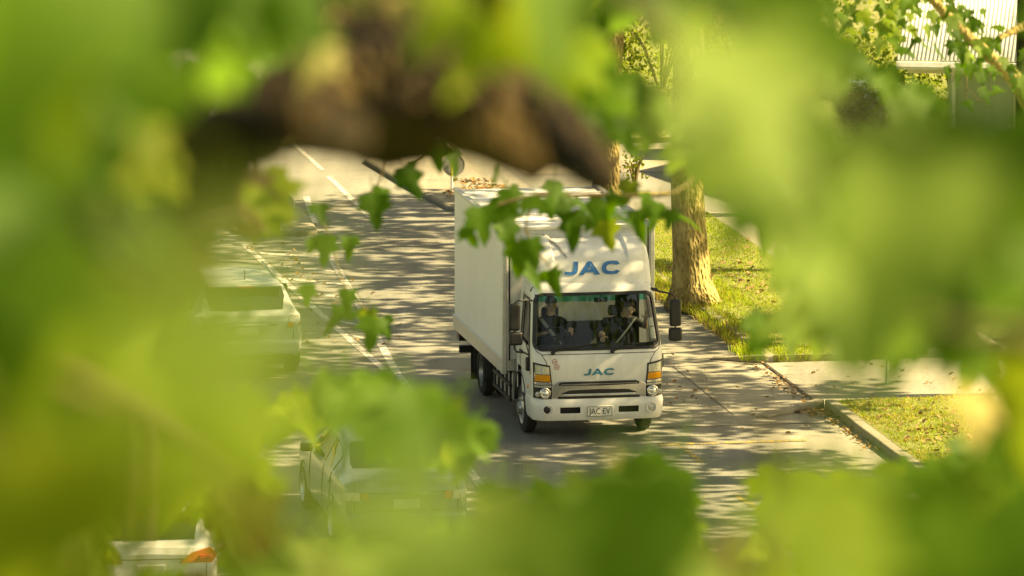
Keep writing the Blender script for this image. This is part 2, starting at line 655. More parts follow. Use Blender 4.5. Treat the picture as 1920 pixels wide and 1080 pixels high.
# dropped kerb wings of the driveway
for (sa, ta, sb, tb) in ((0.0, KX, -.75, 3.75), (4.25, KX - .02, 4.75, 4.0)):
    mb = MB()
    a, b = W(sa, ta), W(sb, tb)
    d = (b - a).normalized()
    nrm = Vector((-d.y, d.x, 0)) * .16
    if nrm.y < 0:
        nrm = -nrm
    za, zb = .13, .025
    mb.add([a, b, b + nrm, a + nrm] + [a + Vector((0, 0, za)), b + Vector((0, 0, zb)), b + nrm + Vector((0, 0, zb)), a + nrm + Vector((0, 0, za))],
           [(0, 3, 2, 1), (4, 5, 6, 7), (0, 1, 5, 4), (1, 2, 6, 5), (2, 3, 7, 6), (3, 0, 4, 7)])
    struct('kerb_wing', mb, M['kerb'], smooth=False, bevel=.015)
sheet('driveway', M['asphalt_old'], [(0.01, KX + .003), (4.24, KX + .003), (4.3, 14), (0.1, 14)], 0.012, .06)
sheet('verge', M['soil'], [(-30, KX + .175), (-.005, KX + .175), (-.005, 7.2), (-30, 7.2)], 0.12, .2)
sheet('verge', M['soil'], [(4.255, KX + .135), (20.4, KX + .135), (20.4, 7.2), (4.255, 7.2)], 0.12, .2)
sheet('footpath', M['concrete'], [(4.26, 7.203), (20.4, 7.203), (20.4, 8.7), (4.31, 8.7)], 0.115, .2)
sheet('footpath', M['concrete'], [(-30, 7.203), (-.008, 7.203), (-.008, 8.7), (-30, 8.7)], 0.115, .2)
sheet('side_street', M['asphalt'], [(20.6, KX + .003), (31.0, KX + .003), (31.0, 60), (20.6, 60)], 0.004)
sheet('side_street_apron', M['concrete'], [(26.8, KX + .2), (30.9, KX + .2), (30.9, 30), (26.8, 30)], 0.012)
sheet('verge', M['soil'], [(31.1, KX + .2), (60, KX + .2), (60, 40), (31.1, 40)], 0.10, .2)
sheet('yellow_line', M['paint_y'], [(23.55, 5.3), (24.0, 5.3), (24.0, 9.5), (23.55, 9.5)], 0.012)
# seams between paving strips
sheet('pavement_joint', M['seam'], [(-.4, 3.29), (4.2, 3.29), (4.2, 3.308), (-.4, 3.308)], 0.004)
sheet('pavement_joint', M['seam'], [(-1.32, 1.7), (-1.28, 1.7), (-1.28, 4.7), (-1.32, 4.7)], 0.004)
sheet('pavement_joint', M['seam'], [(0.0, KX - .05), (4.25, KX - .05), (4.25, KX), (0.0, KX)], 0.017)
# painted median taper, broken yellow no-stopping marks
def stripe(name, m, pts, w, z=0.004):
    mb = MB()
    L = []
    for i, (s, t) in enumerate(pts):
        L += [W(s, t - w / 2, z), W(s, t + w / 2, z)]
    mb.add(L, [(2 * i, 2 * i + 1, 2 * i + 3, 2 * i + 2) for i in range(len(pts) - 1)])
    return struct(name, mb, m, smooth=False)


sheet('road_patch', M['seam_patch'], [(5.2, 1.9), (9.4, 1.8), (9.3, 3.1), (5.3, 3.15)], 0.0035)
sheet('road_patch', M['seam_patch'], [(-7.5, .2), (-4.6, .1), (-4.5, 1.2), (-7.4, 1.3)], 0.0035)
sheet('road_patch', M['seam_patch'], [(17.5, .5), (20.2, .45), (20.1, 2.0), (17.6, 1.9)], 0.0035)
stripe('median_line', M['paint_w'], [(17.2, -.22), (11, -.6), (4.3, -1.06), (-6, -1.45), (-14, -1.6)], .13)
stripe('median_line', M['paint_w'], [(18.6, -1.52), (11, -1.36), (4.6, -1.2)], .12)
stripe('median_line', M['paint_w'], [(27.2, 1.28), (24.3, 1.24), (21.5, 1.2)], .11)
stripe('median_line', M['paint_w'], [(38, 1.35), (28.2, 1.3)], .09)
stripe('median_line', M['paint_w'], [(24.5, .45), (21.0, .1)], .12)
for i in range(7):                                       # chevron bars inside the taper
    s = 16.6 - i * 1.55
    ta, tb = lerp([(4.3, -1.02), (11, -.55), (17.2, -.2)], s) - .1, lerp([(4.6, -1.2), (11, -1.36), (18.6, -1.5)], s + .8) + .1
    if tb < ta - .1:
        mb = MB()
        mb.add([W(s, ta, .004), W(s + .22, ta, .004), W(s + 1.0, tb, .004), W(s + .8, tb, .004)], [(0, 1, 2, 3)])
        struct('median_bar', mb, M['paint_w'], smooth=False)
stripe('yellow_dash', M['paint_y'], [(-2.65, 3.25), (-2.75, 2.05)], .09)
sheet('yellow_dash', M['paint_y'], [(-2.83, 1.7), (-2.68, 1.7), (-2.68, 3.9), (-2.83, 3.9)], 0.008)
stripe('yellow_dash', M['paint_y'], [(-2.9, 2.0), (-4.3, 2.02)], .1)
stripe('yellow_dash', M['paint_y'], [(-6.9, 1.97), (-8.2, 2.05)], .1)
stripe('yellow_dash', M['paint_y'], [(-11.0, 2.05), (-12.4, 2.08)], .1)


def island(poly, h=.075):
    root = thing('traffic_island', None, None)
    tag(root, kind='structure')
    p = [W(s, t, -.02) for s, t in poly]
    mb = MB()
    mb.prism(p, (0, 0, h + .02))
    mb.build('island_kerb', M['kerb'], root, smooth=False, bevel=.03)
    c = sum(p, Vector()) / len(p)
    q = [c + (k - c) * .93 for k in p]
    mb = MB()
    mb.prism([Vector((k.x, k.y, h - .03)) for k in q], (0, 0, .037))
    mb.build('island_top', M['concrete'], root, smooth=False)
    return root


island([(22.2, 2.75), (22.0, 3.0), (22.3, 3.6), (24, 4.0), (31, 4.3), (33, 3.4), (29, 2.25), (25.5, 2.45)])
island([(19.6, -.05), (19.5, -.25), (19.55, -1.25), (20.0, -1.5), (26, -1.6), (27, -.7), (26.0, .1), (21.2, .06)])


# ------------------------------------------------------------------ low ground cover: grass blades, litter (uncountable)
def blades(name, m, areas, n, hmin, hmax, w, z0, seed, lean=.5, clump=0.0):
    rnd = random.Random(seed)
    vv, ff = [], []
    tot = sum((a[1] - a[0]) * (a[3] - a[2]) for a in areas)
    for (s0, s1, t0, t1) in areas:
        k = int(n * (s1 - s0) * (t1 - t0) / tot)
        for _ in range(k):
            s, t = rnd.uniform(s0, s1), rnd.uniform(t0, t1)
            if clump and noise.noise(Vector((s * 1.3, t * 1.3, seed))) < rnd.uniform(-.5, .5) * (1 - clump):
                continue
            p = W(s, t, z0)
            a = rnd.uniform(0, 6.283)
            h = rnd.uniform(hmin, hmax) * (0.7 + .6 * max(0, noise.noise(Vector((s * .8, t * .8, 3.1)))))
            d = Vector((math.cos(a), math.sin(a), 0))
            sdv = Vector((-d.y, d.x, 0)) * w * rnd.uniform(.7, 1.3)
            tip = p + d * h * rnd.uniform(0, lean) * 2 + Vector((0, 0, h))
            mid = p + d * h * .3 * lean + Vector((0, 0, h * .55))
            o = len(vv)
            vv += [p - sdv, p + sdv, mid + sdv * .7, mid - sdv * .7, tip]
            ff += [(o, o + 1, o + 2, o + 3), (o + 3, o + 2, o + 4)]
    mb = MB()
    mb.v, mb.f, mb.mi = vv, ff, [0] * len(ff)
    return tag(mb.build(name, m, smooth=False), kind='stuff')


VA = [(4.3, 20.3, 4.98, 7.15), (-9, -.03, 4.99, 7.1)]
blades('grass', M['grass'], VA, 30000, .03, .085, .007, .115, 3, .8)
blades('grass', M['grass'], [(4.2, 5.2, 4.4, 6.6), (5.0, 14.5, 4.55, 5.1), (9.3, 12.2, 4.4, 5.7)], 5200, .10, .28, .008, .05, 5, .55)
blades('dry_grass', M['straw'], [(5.0, 14.5, 4.5, 5.1), (9.6, 12.0, 4.3, 5.5)], 2600, .10, .24, .008, .05, 6, .7)
blades('dry_grass', M['straw'], VA, 8000, .02, .06, .008, .115, 8, 1.0, .6)
blades('dry_grass', M['straw'], [(-9, -.03, 4.99, 7.1)], 9000, .03, .08, .008, .115, 9, 1.0, .7)
blades('far_grass', M['grass'], [(31.3, 50, 5.1, 16)], 14000, .06, .16, .015, .10, 13, .7)


def litter(name, areas, n, size, z0, seed, m):
    rnd = random.Random(seed)
    mb = MB()
    for _ in range(n):
        s0, s1, t0, t1 = rnd.choice(areas)
        if rnd.random() < .5:
            s, t = rnd.uniform(s0, s1), rnd.uniform(t0, t1)
        else:
            s, t = rnd.gauss((s0 + s1) / 2, (s1 - s0) / 5), rnd.gauss((t0 + t1) / 2, (t1 - t0) / 5)
        p = W(s, t, z0 + rnd.uniform(.004, .03))
        k = size * rnd.uniform(.5, 1.4)
        rt = Matrix.Rotation(rnd.uniform(0, 6.28), 3, 'Z') @ Matrix.Rotation(rnd.uniform(-.6, .6), 3, 'X') @ Matrix.Rotation(rnd.uniform(-.6, .6), 3, 'Y')
        o = [(-.5, -.1, 0), (-.1, -.5, .1), (.5, -.2, 0), (.35, .3, .15), (-.05, .55, 0), (-.4, .3, .12)]
        mb.add([p + rt @ (Vector(q) * k) for q in o], [(0, 1, 2), (0, 2, 3), (0, 3, 4), (0, 4, 5)])
    return tag(mb.build(name, m, smooth=False), kind='stuff')


litter('fallen_leaves', [(-.3, 4.2, 4.45, 4.75), (-.9, .1, 4.3, 4.8), (-4, -.2, 4.55, 4.78)], 300, .055, .015, 21, M['litter'])
litter('fallen_leaves', [(23.4, 25.8, 3.4, 4.2), (22.4, 24.5, 2.9, 3.9)], 260, .085, .08, 22, M['litter'])
litter('fallen_leaves', [(4.5, 18, 5, 7.1), (-6, -.2, 5, 7), (6, 17, 5.5, 8.4)], 420, .07, .15, 23, M['litter'])
litter('fallen_leaves', [(0, 4.2, 4.9, 8), (-3, 8, 1.8, 4.6)], 110, .06, .014, 24, M['litter'])
litter('fallen_leaves', [(7, 20, -2.2, -.2), (20, 26, -1.4, -.1)], 260, .06, .006, 25, M['litter'])
litter('fallen_leaves', [(31.5, 36, 3.0, 6.5), (30, 34, 2.6, 4.2)], 260, .10, .11, 26, M['litter'])


# ================================================================== THE DELIVERY TRUCK
# local frame: x to the right of the picture, y from bumper to tail, z up
TO = gp(1124, 831)
truck = thing('delivery_truck', 'white box truck with roof fairing and blue lettering driving along the shaded street', 'truck', TO, YAW)


def cw(z):
    return lerp([(.3, .955), (.66, .975), (1.32, .98), (1.45, .97), (2.16, .90), (2.27, .875)], z)


def cyf(z):
    return lerp([(.3, .08), (.62, .06), (1.0, .035), (1.30, .06), (1.40, .11), (2.16, .42), (2.27, .50)], z)


def fy(x, z, rc=.17):
    w = cw(z)
    k = max(0.0, min(1.0, (abs(x) - (w - rc)) / rc))
    return cyf(z) + rc * (1 - math.sqrt(max(0.0, 1 - k * k))) + .035 * (x / w) ** 2


CB = 1.42                                                    # back of the cab
PS = [-1, -.998, -.99, -.965, -.93, -.88, -.8, -.6, -.3, 0, .3, .6, .8, .88, .93, .965, .99, .998, 1]
QS = [1, .93, .66, .14, .06]
ZS = [.64, .8, 1.0, 1.15, 1.30, 1.40, 1.55, 1.8, 2.0, 2.15, 2.2, 2.25, 2.28]
cols = [('L', q) for q in QS] + [('F', p) for p in PS] + [('R', q) for q in QS[::-1]]


def cabpt(i, z):
    k, q = cols[int(i)]
    w = cw(z)
    if z > 2.24:
        w -= .02
    if k == 'F':
        return Vector((q * w, fy(q * w, z) + (.03 if z > 2.26 else 0), z))
    y0 = fy(w, z)
    sx = -w if k == 'L' else w
    y = y0 + (CB - y0) * q
    return Vector((sx, y, z))


def is_hole(i, j):
    za, zb = ZS[j], ZS[j + 1]
    (k1, q1), (k2, q2) = cols[i], cols[i + 1]
    if k1 == 'F' and k2 == 'F' and abs(q1) <= .966 and abs(q2) <= .966 and za >= 1.39 and zb <= 2.16:
        return True
    if k1 == k2 and k1 in 'LR' and za >= 1.39 and zb <= 2.01 and {q1, q2} == {.66, .14}:
        return True
    if k1 == k2 and k1 in 'LR' and zb <= 1.01 and {q1, q2} == {.93, .66}:      # front wheel arch (the wheel fills it)
        return True
    if k1 == k2 and k1 in 'LR' and zb <= .81 and {q1, q2} == {.66, .14}:
        return False
    return False


mb = MB()
mb.grid(cabpt, range(len(cols)), ZS, is_hole)
top = [cabpt(i, ZS[-1]) for i in range(len(cols))]
c0 = [Vector((p.x * .9, max(p.y, .58) if p.y < .8 else p.y, 2.31)) for p in top]
n0 = len(top)
mb.add(top + c0, [(i, i + 1, n0 + i + 1, n0 + i) for i in range(n0 - 1)])
mb.add(c0, [tuple(range(n0))])
mb.build('cab_body', M['white_paint'], truck, angle=30)

# back wall of the cab with its window, lining, floor, dashboard
mb = MB()
for (x0, x1, z0, z1) in ((-.86, .86, .7, 1.60), (-.86, .86, 2.06, 2.25), (-.86, -.66, 1.60, 2.06), (.50, .86, 1.60, 2.06)):
    mb.box(((x0 + x1) / 2, CB - .02, (z0 + z1) / 2), (x1 - x0, .03, z1 - z0))
mb.build('cab_back_wall', M['interior'], truck, smooth=False)
mb = MB()
mb.box((0, .95, .9), (1.8, 1.1, .06))
mb.build('cab_floor', M['interior'], truck, smooth=False)
mb = MB()
sec = [(.16, 1.36), (.50, 1.40), (.66, 1.36), (.70, 1.2), (.62, .93), (.2, .93)]
mb.prism([(-.9, y, z) for y, z in sec], (1.8, 0, 0))
mb.build('dashboard', M['interior'], truck, bevel=.03)

# windscreen: clear glass, shade band, black rounded seal
WX = .965


def wsp(a, z, off=0.0):
    w = cw(z)
    return Vector((a * w, fy(a * w, z) + off, z))


mb = MB()
AS = [-WX + 2 * WX * i / 20 for i in range(21)]
mb.grid(lambda a, z: wsp(a, z, .006), AS, [1.39 + .66 * i / 8 for i in range(9)])
mb.build('windscreen', M['glass'], truck)
mb = MB()
mb.grid(lambda a, z: wsp(a, z, .006), AS, [2.05, 2.10, 2.16])
mb.build('windscreen_shade_band', M['glass_band'], truck)


def rrect(inset, r, n=7):
    """rounded rectangle in (fraction across, height)"""
    x0, x1, z0, z1 = -.945 + inset, .945 - inset, 1.365 + inset, 2.175 - inset
    out = []
    for (cx, cz, a0) in ((x1 - r, z1 - r, 0), (x0 + r, z1 - r, 90), (x0 + r, z0 + r, 180), (x1 - r, z0 + r, 270)):
        for k in range(n + 1):
            a = R(a0 + 90 * k / n)
            out.append((cx + r * math.cos(a), cz + r * math.sin(a)))
    res = []
    for i in range(len(out)):                              # densify the long sides
        p, q = out[i], out[(i + 1) % len(out)]
        m = max(1, int(math.hypot(q[0] - p[0], q[1] - p[1]) / .08))
        res += [(p[0] + (q[0] - p[0]) * k / m, p[1] + (q[1] - p[1]) * k / m) for k in range(m)]
    return res


outer = rrect(0, .13)
inn = []
for (x, z) in outer:
    cx, cz = max(-.80, min(.80, x)), max(1.51, min(2.03, z))
    v = Vector((x - cx, z - cz))
    L = v.length
    v = v * ((L - .042) / L)
    inn.append((cx + v.x, cz + v.y))


def on_screen(x, z, off):
    a = x / .945
    return wsp(a * .985, z, off)


mb = MB()
o_, i_ = [on_screen(x, z, -.010) for x, z in outer], [on_screen(x, z, -.010) for x, z in inn]
n0 = len(o_)
mb.add(o_ + i_, [(k, (k + 1) % n0, n0 + (k + 1) % n0, n0 + k) for k in range(n0)])
o2 = [p + Vector((0, .02, 0)) for p in o_]
mb.add(o_ + o2, [(k, (k + 1) % n0, n0 + (k + 1) % n0, n0 + k) for k in range(n0)])
mb.build('windscreen_seal', M['black'], truck)

# side windows, black frames, door seams
for sx in (-1, 1):
    def sp(q, z, off=0.0):
        w = cw(z)
        y0 = fy(w, z)
        return Vector((sx * (w + off), y0 + (CB - y0) * q, z))
    mb = MB()
    mb.grid(lambda q, z: sp(q, z, -.008), [.12, .4, .68], [1.38, 1.7, 2.02])
    mb.build('side_window', M['glass_dark'] if sx < 0 else M['glass'], truck)
    mb = MB()
    ring = [(.10, 1.34), (.70, 1.34), (.70, 2.07), (.14, 2.07), (.08, 1.95)] if sx > 0 else [(.06, 1.24), (.30, 1.40), (.70, 1.42), (.70, 2.07), (.14, 2.07), (.07, 1.9)]
    cq, cz = .4, 1.72
    inner = [(cq + (q - cq) * .86, cz + (z - cz) * .90) for q, z in ring]
    P_ = [sp(q, z, .006) for q, z in ring] + [sp(q, z, .006) for q, z in inner]
    k = len(ring)
    mb.add(P_, [(i, (i + 1) % k, k + (i + 1) % k, k + i) for i in range(k)])
    mb.build('side_window_frame', M['black'], truck, solid=.008)
    mb = MB()
    for (q0, z0, q1, z1) in ((.045, 1.0, .05, 2.0), (.74, .98, .74, 2.1)):
        mb.tube([sp(q0 + (q1 - q0) * t / 5, z0 + (z1 - z0) * t / 5, .001) for t in range(6)], .006, 5)
    mb.build('door_seam', M['blackmatte'], truck)
    mb = MB()
    mb.box(sp(.62, 1.24, .015), (.03, .17, .05))
    mb.build('door_handle', M['black'], truck, bevel=.008)

# front panel seams, cowl, wipers
mb = MB()
mb.tube([wsp(-.86 + 1.72 * i / 16, 1.318, -.002) for i in range(17)], .0055, 5)
for s in (-1, 1):
    mb.tube([wsp(s * a, z, -.002) for a, z in ((.975, 1.44), (.93, 1.36), (.86, 1.318), (.80, 1.22), (.765, 1.1), (.745, .94))], .0055, 5)
mb.build('bonnet_seam', M['blackmatte'], truck)
for (xa, xb) in ((-.68, .12), (.20, .88)):
    w_ = MB()
    p0 = Vector((xa, fy(xa, 1.34) - .03, 1.345))
    p1 = Vector((xb * .5 + xa * .5, fy(xa, 1.43) - .05, 1.425))
    w_.tube([p0, p0 + Vector((.04, -.02, .03)), p1], [.02, .014, .009], 6)
    w_.tube([Vector((xa + .16, fy(xa, 1.41) - .02, 1.405)), Vector((xb, fy(xb * .9, 1.50) - .02, 1.47))], .011, 5)
    w_.lathe(p0 + Vector((0, .01, 0)), (0, -1, 0), [(0, .032), (.03, .028), (.04, 0)], 10)
    w_.build('wiper', M['black'], truck)

# chrome grille with its three dark slots
def fp(x, z, off=0.0):
    return Vector((x, fy(x, z) + off, z))


def fgrid(name, x0, x1, zlo, zhi, m, off, n=18, nz=2, depth=.03):
    xs = [x0 + (x1 - x0) * i / n for i in range(n + 1)]
    mb_ = MB()
    P0 = [[fp(x, zlo(x) + (zhi(x) - zlo(x)) * j / nz, -off) for x in xs] for j in range(nz + 1)]
    P1 = [[p + Vector((0, depth, 0)) for p in row] for row in P0]
    front = [p for row in P0 for p in row]
    back = [p for row in P1 for p in row]
    k = n + 1
    fr = [(j * k + i, j * k + i + 1, (j + 1) * k + i + 1, (j + 1) * k + i) for j in range(nz) for i in range(n)]
    N = len(front)
    bound = [i for i in range(k)] + [j * k + n for j in range(1, nz + 1)] + [nz * k + i for i in range(n - 1, -1, -1)] + [j * k for j in range(nz - 1, 0, -1)]
    side = [(a, b, b + N, a + N) for a, b in zip(bound, bound[1:] + bound[:1])]
    mb_.add(front + back, fr + side)
    return mb_.build(name, m, truck, bevel=.006)


def chrome_lo(x):
    return lerp([(.0, .69), (.56, .69), (.63, .64), (.70, .645)], abs(x))


fgrid('grille_surround', -.70, .70, chrome_lo, lambda x: lerp([(0, .925), (.60, .925), (.70, .86)], abs(x)), M['chrome'], .022, 28, 3)
fgrid('grille_slot', -.60, .60, lambda x: .852 + .02 * abs(x), lambda x: lerp([(0, .918), (.55, .918), (.60, .90)], abs(x)), M['black'], .030, 20)
fgrid('grille_slot', -.56, .56, lambda x: lerp([(0, .735), (.44, .735), (.56, .735)], abs(x)), lambda x: lerp([(0, .80), (.44, .79), (.56, .745)], abs(x)), M['black'], .030, 20)
fgrid('grille_slot', -.61, .61, lambda x: .638, lambda x: .70, M['black'], .032, 20)
fgrid('grille_bar', -.53, .53, lambda x: .704, lambda x: .728, M['chrome'], .046, 20)
fgrid('grille_bar', -.57, .57, lambda x: .876, lambda x: .884, M['interior_grey'], .040, 20)

# headlights: dark housing, clear upper part, amber band, strip of lights, round projector
for s in (-1, 1):
    def hx(a):
        return s * a
    def hpoly(name, pts, m, off, depth=.03, parent=None):
        mb_ = MB()
        n = 5
        rows = []
        (a0, z0), (a1, z1), (a2, z2), (a3, z3) = pts        # inner-bottom, outer-bottom, outer-top, inner-top
        for j in range(3):
            for i in range(n + 1):
                u, v = i / n, j / 2
                a = (a0 * (1 - u) + a1 * u) * (1 - v) + (a3 * (1 - u) + a2 * u) * v
                z = (z0 * (1 - u) + z1 * u) * (1 - v) + (z3 * (1 - u) + z2 * u) * v
                rows.append(fp(hx(a), z, -off))
        N = len(rows)
        fr = [(j * (n + 1) + i, j * (n + 1) + i + 1, (j + 1) * (n + 1) + i + 1, (j + 1) * (n + 1) + i) for j in range(2) for i in range(n)]
        bd = list(range(n + 1)) + [2 * n + 1] + [2 * (n + 1) + i for i in range(n, -1, -1)] + [n + 1]
        mb_.add(rows + [p + Vector((0, depth, 0)) for p in rows], fr + [(a, b, b + N, a + N) for a, b in zip(bd, bd[1:] + bd[:1])])
        return mb_.build(name, m, parent or truck, bevel=.004)
    hl = hpoly('headlight', [(.675, .665), (.955, .675), (.962, 1.205), (.725, 1.16)], M['black'], .012, .04)
    hpoly('clear_lens', [(.735, 1.03), (.935, 1.035), (.938, 1.175), (.742, 1.14)], M['clear'], .020, .02, hl)
    hpoly('amber_lens', [(.722, .925), (.945, .93), (.938, 1.028), (.733, 1.022)], M['amber'], .020, .02, hl)
    hpoly('light_strip', [(.712, .875), (.945, .88), (.945, .918), (.718, .914)], M['reflector'], .022, .02, hl)
    hpoly('light_strip', [(.706, .835), (.945, .84), (.945, .867), (.710, .866)], M['clear'], .022, .02, hl)
    mb = MB()
    cxx = s * .80
    mb.lathe(fp(cxx, .755, -.03), (0, -1, 0), [(-.03, .082), (.0, .082), (.008, .074), (-.01, .06), (.012, .045), (.025, .02), (.028, 0)], 20)
    mb.build('projector_lamp', M['reflector'], hl)
    mb = MB()
    mb.lathe(fp(s * .90, .735, -.02), (0, -1, 0), [(-.02, .04), (.004, .04), (.010, .03), (.014, 0)], 14)
    mb.build('marker_lamp', M['clear'], hl)

# bumper
def bw(z):
    return lerp([(.34, .955), (.40, .975), (.60, .99), (.665, .98)], z)


def bfy(x, z):
    w, rc = bw(z), .22
    k = max(0.0, min(1.0, (abs(x) - (w - rc)) / rc))
    return lerp([(.34, .03), (.40, .0), (.60, -.01), (.665, .02)], z) + rc * (1 - math.sqrt(max(0, 1 - k * k))) + .02 * (x / w) ** 2


BX = [-1, -.995, -.97, -.93, -.86, -.77, -.7, -.63, -.595, -.29, -.2, 0, .2, .29, .595, .63, .7, .77, .86, .93, .97, .995, 1]
BZ = [.345, .365, .41, .455, .545, .60, .645, .665]


def bpt(p, z):
    if abs(p) > 1:
        return Vector((math.copysign(bw(z), p), .24 + (abs(p) - 1), z))
    return Vector((p * bw(z), bfy(p * bw(z), z), z))


def bhole(i, j):
    xs = [-1.42, -1.2] + BX + [1.2, 1.42]
    a, b = xs[i], xs[i + 1]
    return BZ[j] == .455 and (abs(a + .595) < .01 and abs(b + .29) < .01 or abs(a - .29) < .01 and abs(b - .595) < .01)


mb = MB()
mb.grid(bpt, [-1.42, -1.2] + BX + [1.2, 1.42], BZ, bhole)
ring = [bpt(p, .665) for p in [-1.42, -1.2] + BX + [1.2, 1.42]]
bk = [Vector((p.x * .9, max(p.y + .06, .16), .668)) for p in ring]
mb.add(ring + bk, [(i, i + 1, len(ring) + i + 1, len(ring) + i) for i in range(len(ring) - 1)])
ring = [bpt(p, .345) for p in [-1.42, -1.2] + BX + [1.2, 1.42]]
bk = [Vector((p.x * .9, max(p.y + .1, .2), .36)) for p in ring]
mb.add(ring + bk, [(i, i + 1, len(ring) + i + 1, len(ring) + i) for i in range(len(ring) - 1)])
bumper = mb.build('bumper', M['white_paint'], truck, angle=35)
for s in (-1, 1):
    mb = MB()
    mb.box((s * .437, .10, .50), (.34, .04, .12))
    mb.build('intake_grille', M['black'], bumper, smooth=False)
    mb = MB()
    for k in range(4):
        mb.box((s * .437, .07, .465 + k * .024), (.29, .02, .007))
    mb.build('intake_slat', M['blackmatte'], bumper, smooth=False)
    mb = MB()
    c = Vector((s * .77, bfy(.77, .52) - .004, .515))
    mb.lathe(c, (0, -1, 0), [(-.03, .086), (.012, .082), (.016, .070), (-.01, .060)], 24)
    mb.build('fog_lamp_ring', M['white_paint'], bumper)
    mb = MB()
    mb.lathe(c, (0, -1, 0), [(-.012, .066), (-.008, .055), (.004, .03), (.007, 0)], 20)
    mb.build('fog_lamp', M['black'] if s < 0 else M['clear'], bumper)
mb = MB()
mb.box((0, -.012, .478), (.40, .02, .155))
pl = mb.build('number_plate', M['plate'], truck, bevel=.012)
mb = MB()
for (cx, cz, sx_, sz_) in ((0, .548, .365, .006), (0, .408, .365, .006), (-.185, .478, .006, .14), (.185, .478, .006, .14)):
    mb.box((cx, -.024, cz), (sx_, .003, sz_))
mb.build('plate_border', M['ink'], pl, smooth=False)
vv, ff = text_mesh('JAC EV', .118)
mb = MB()
xs = [v[0] for v in vv]
kx = .315 / (max(xs) - min(xs))
mb.add([(v[0] * kx, -.0255, .476 + v[2] * 1.06) for v in vv], ff)
mb.build('plate_lettering', M['ink'], pl, smooth=False, solid=.002)

# wide company lettering: letter outlines in a unit box, laid on the panel
LET = {
    'J': [[(.42, 1), (.64, 1), (.64, .30), (.60, .12), (.48, .02), (.30, 0), (.10, .02), (0, .06), (0, .27), (.14, .24), (.30, .23), (.39, .27), (.42, .36)]],
    'A': [[(0, 0), (.24, 0), (.40, .36), (.50, .62), (.56, 1), (.40, 1)], [(.40, 1), (.58, 1), (1.08, 0), (.80, 0), (.50, .66)], [(.30, .20), (.40, .42), (.72, .42), (.84, .20)]],
    'C': [[(.98, .78), (.80, .99), (.55, 1.0), (.28, .97), (.10, .82), (.02, .5), (.10, .18), (.28, .03), (.55, 0), (.82, .01), (1.0, .22), (.80, .32), (.68, .24), (.52, .23), (.36, .27), (.28, .38), (.26, .5), (.28, .62), (.36, .73), (.52, .77), (.66, .76), (.78, .68)]],
}


def lettering(surf, x0, width, z0, hgt, m, parent):
    mb_ = MB()
    adv = {'J': (0, .64), 'A': (.72, 1.08), 'C': (1.82, 1.0)}
    sx_ = width / 2.82
    for ch in 'JAC':
        ox, _ = adv[ch]
        for poly in LET[ch]:
            cut = []
            for i in range(len(poly)):
                (a, b), (c, d) = poly[i], poly[(i + 1) % len(poly)]
                for k in range(3):
                    cut.append((a + (c - a) * k / 3, b + (d - b) * k / 3))
            # slightly slanted
            mb_.add([surf(x0 + (ox + a + .10 * (b - .5)) * sx_, z0 + b * hgt) for a, b in cut], [tuple(range(len(cut)))])
    o = mb_.build('lettering', m, parent, smooth=False)
    return o


lettering(lambda x, z: fp(x, z, -.012), -.222, .45, 1.005, .098, M['logo_teal'], truck)
for (cx, cz) in ((-.655, 1.215), (-.625, 1.135)):
    mb = MB()
    ring = [(fp(cx + .040 * math.cos(a), cz + .040 * math.sin(a), -.004), fp(cx + .031 * math.cos(a), cz + .031 * math.sin(a), -.004)) for a in [2 * math.pi * k / 16 for k in range(16)]]
    P_ = [a for a, b in ring] + [b for a, b in ring]
    mb.add(P_, [(i, (i + 1) % 16, 16 + (i + 1) % 16, 16 + i) for i in range(16)])
    mb.add([fp(cx + .018 * u, cz + .014 * v, -.004) for u, v in ((-1, -1), (-.4, -1), (0, .2), (.5, -1), (1, -1), (.3, 1), (-.3, 1))], [(0, 1, 2, 6), (2, 3, 4, 5)])
    mb.build('round_sticker', M['sticker_red'], truck, smooth=False)

# roof fairing: shell lofted back from the brow, with raised side wings
FPROF = [(.545, 2.275), (.555, 2.33), (.585, 2.42), (.635, 2.53), (.72, 2.64), (.86, 2.74), (1.05, 2.81), (1.22, 2.845), (1.36, 2.85)]


def fair(x, i, extra=0.0):
    y, z = FPROF[i]
    return y, z


def fairz(t):
    """point along the fairing profile, 0..1"""
    k = t * (len(FPROF) - 1)
    i = min(int(k), len(FPROF) - 2)
    f = k - i
    return FPROF[i][0] * (1 - f) + FPROF[i + 1][0] * f, FPROF[i][1] * (1 - f) + FPROF[i + 1][1] * f


def fairsurf(p, t):
    """p from -1..1 across, t along; the centre panel is sunk between two wings above the brow"""
    y, z = fairz(t)
    w = .905 - .02 * t
    x = p * w
    y += .10 * p * p + .05 * max(0, abs(p) - .75) / .25
    wing = max(0.0, min(1.0, (abs(p) - .60) / .035)) * max(0.0, min(1.0, (t - .32) / .25))
    z += .055 * wing - .02 * p * p
    edge = max(0.0, (abs(p) - .93) / .07)
    z -= .07 * edge * edge
    return Vector((x, y, z))


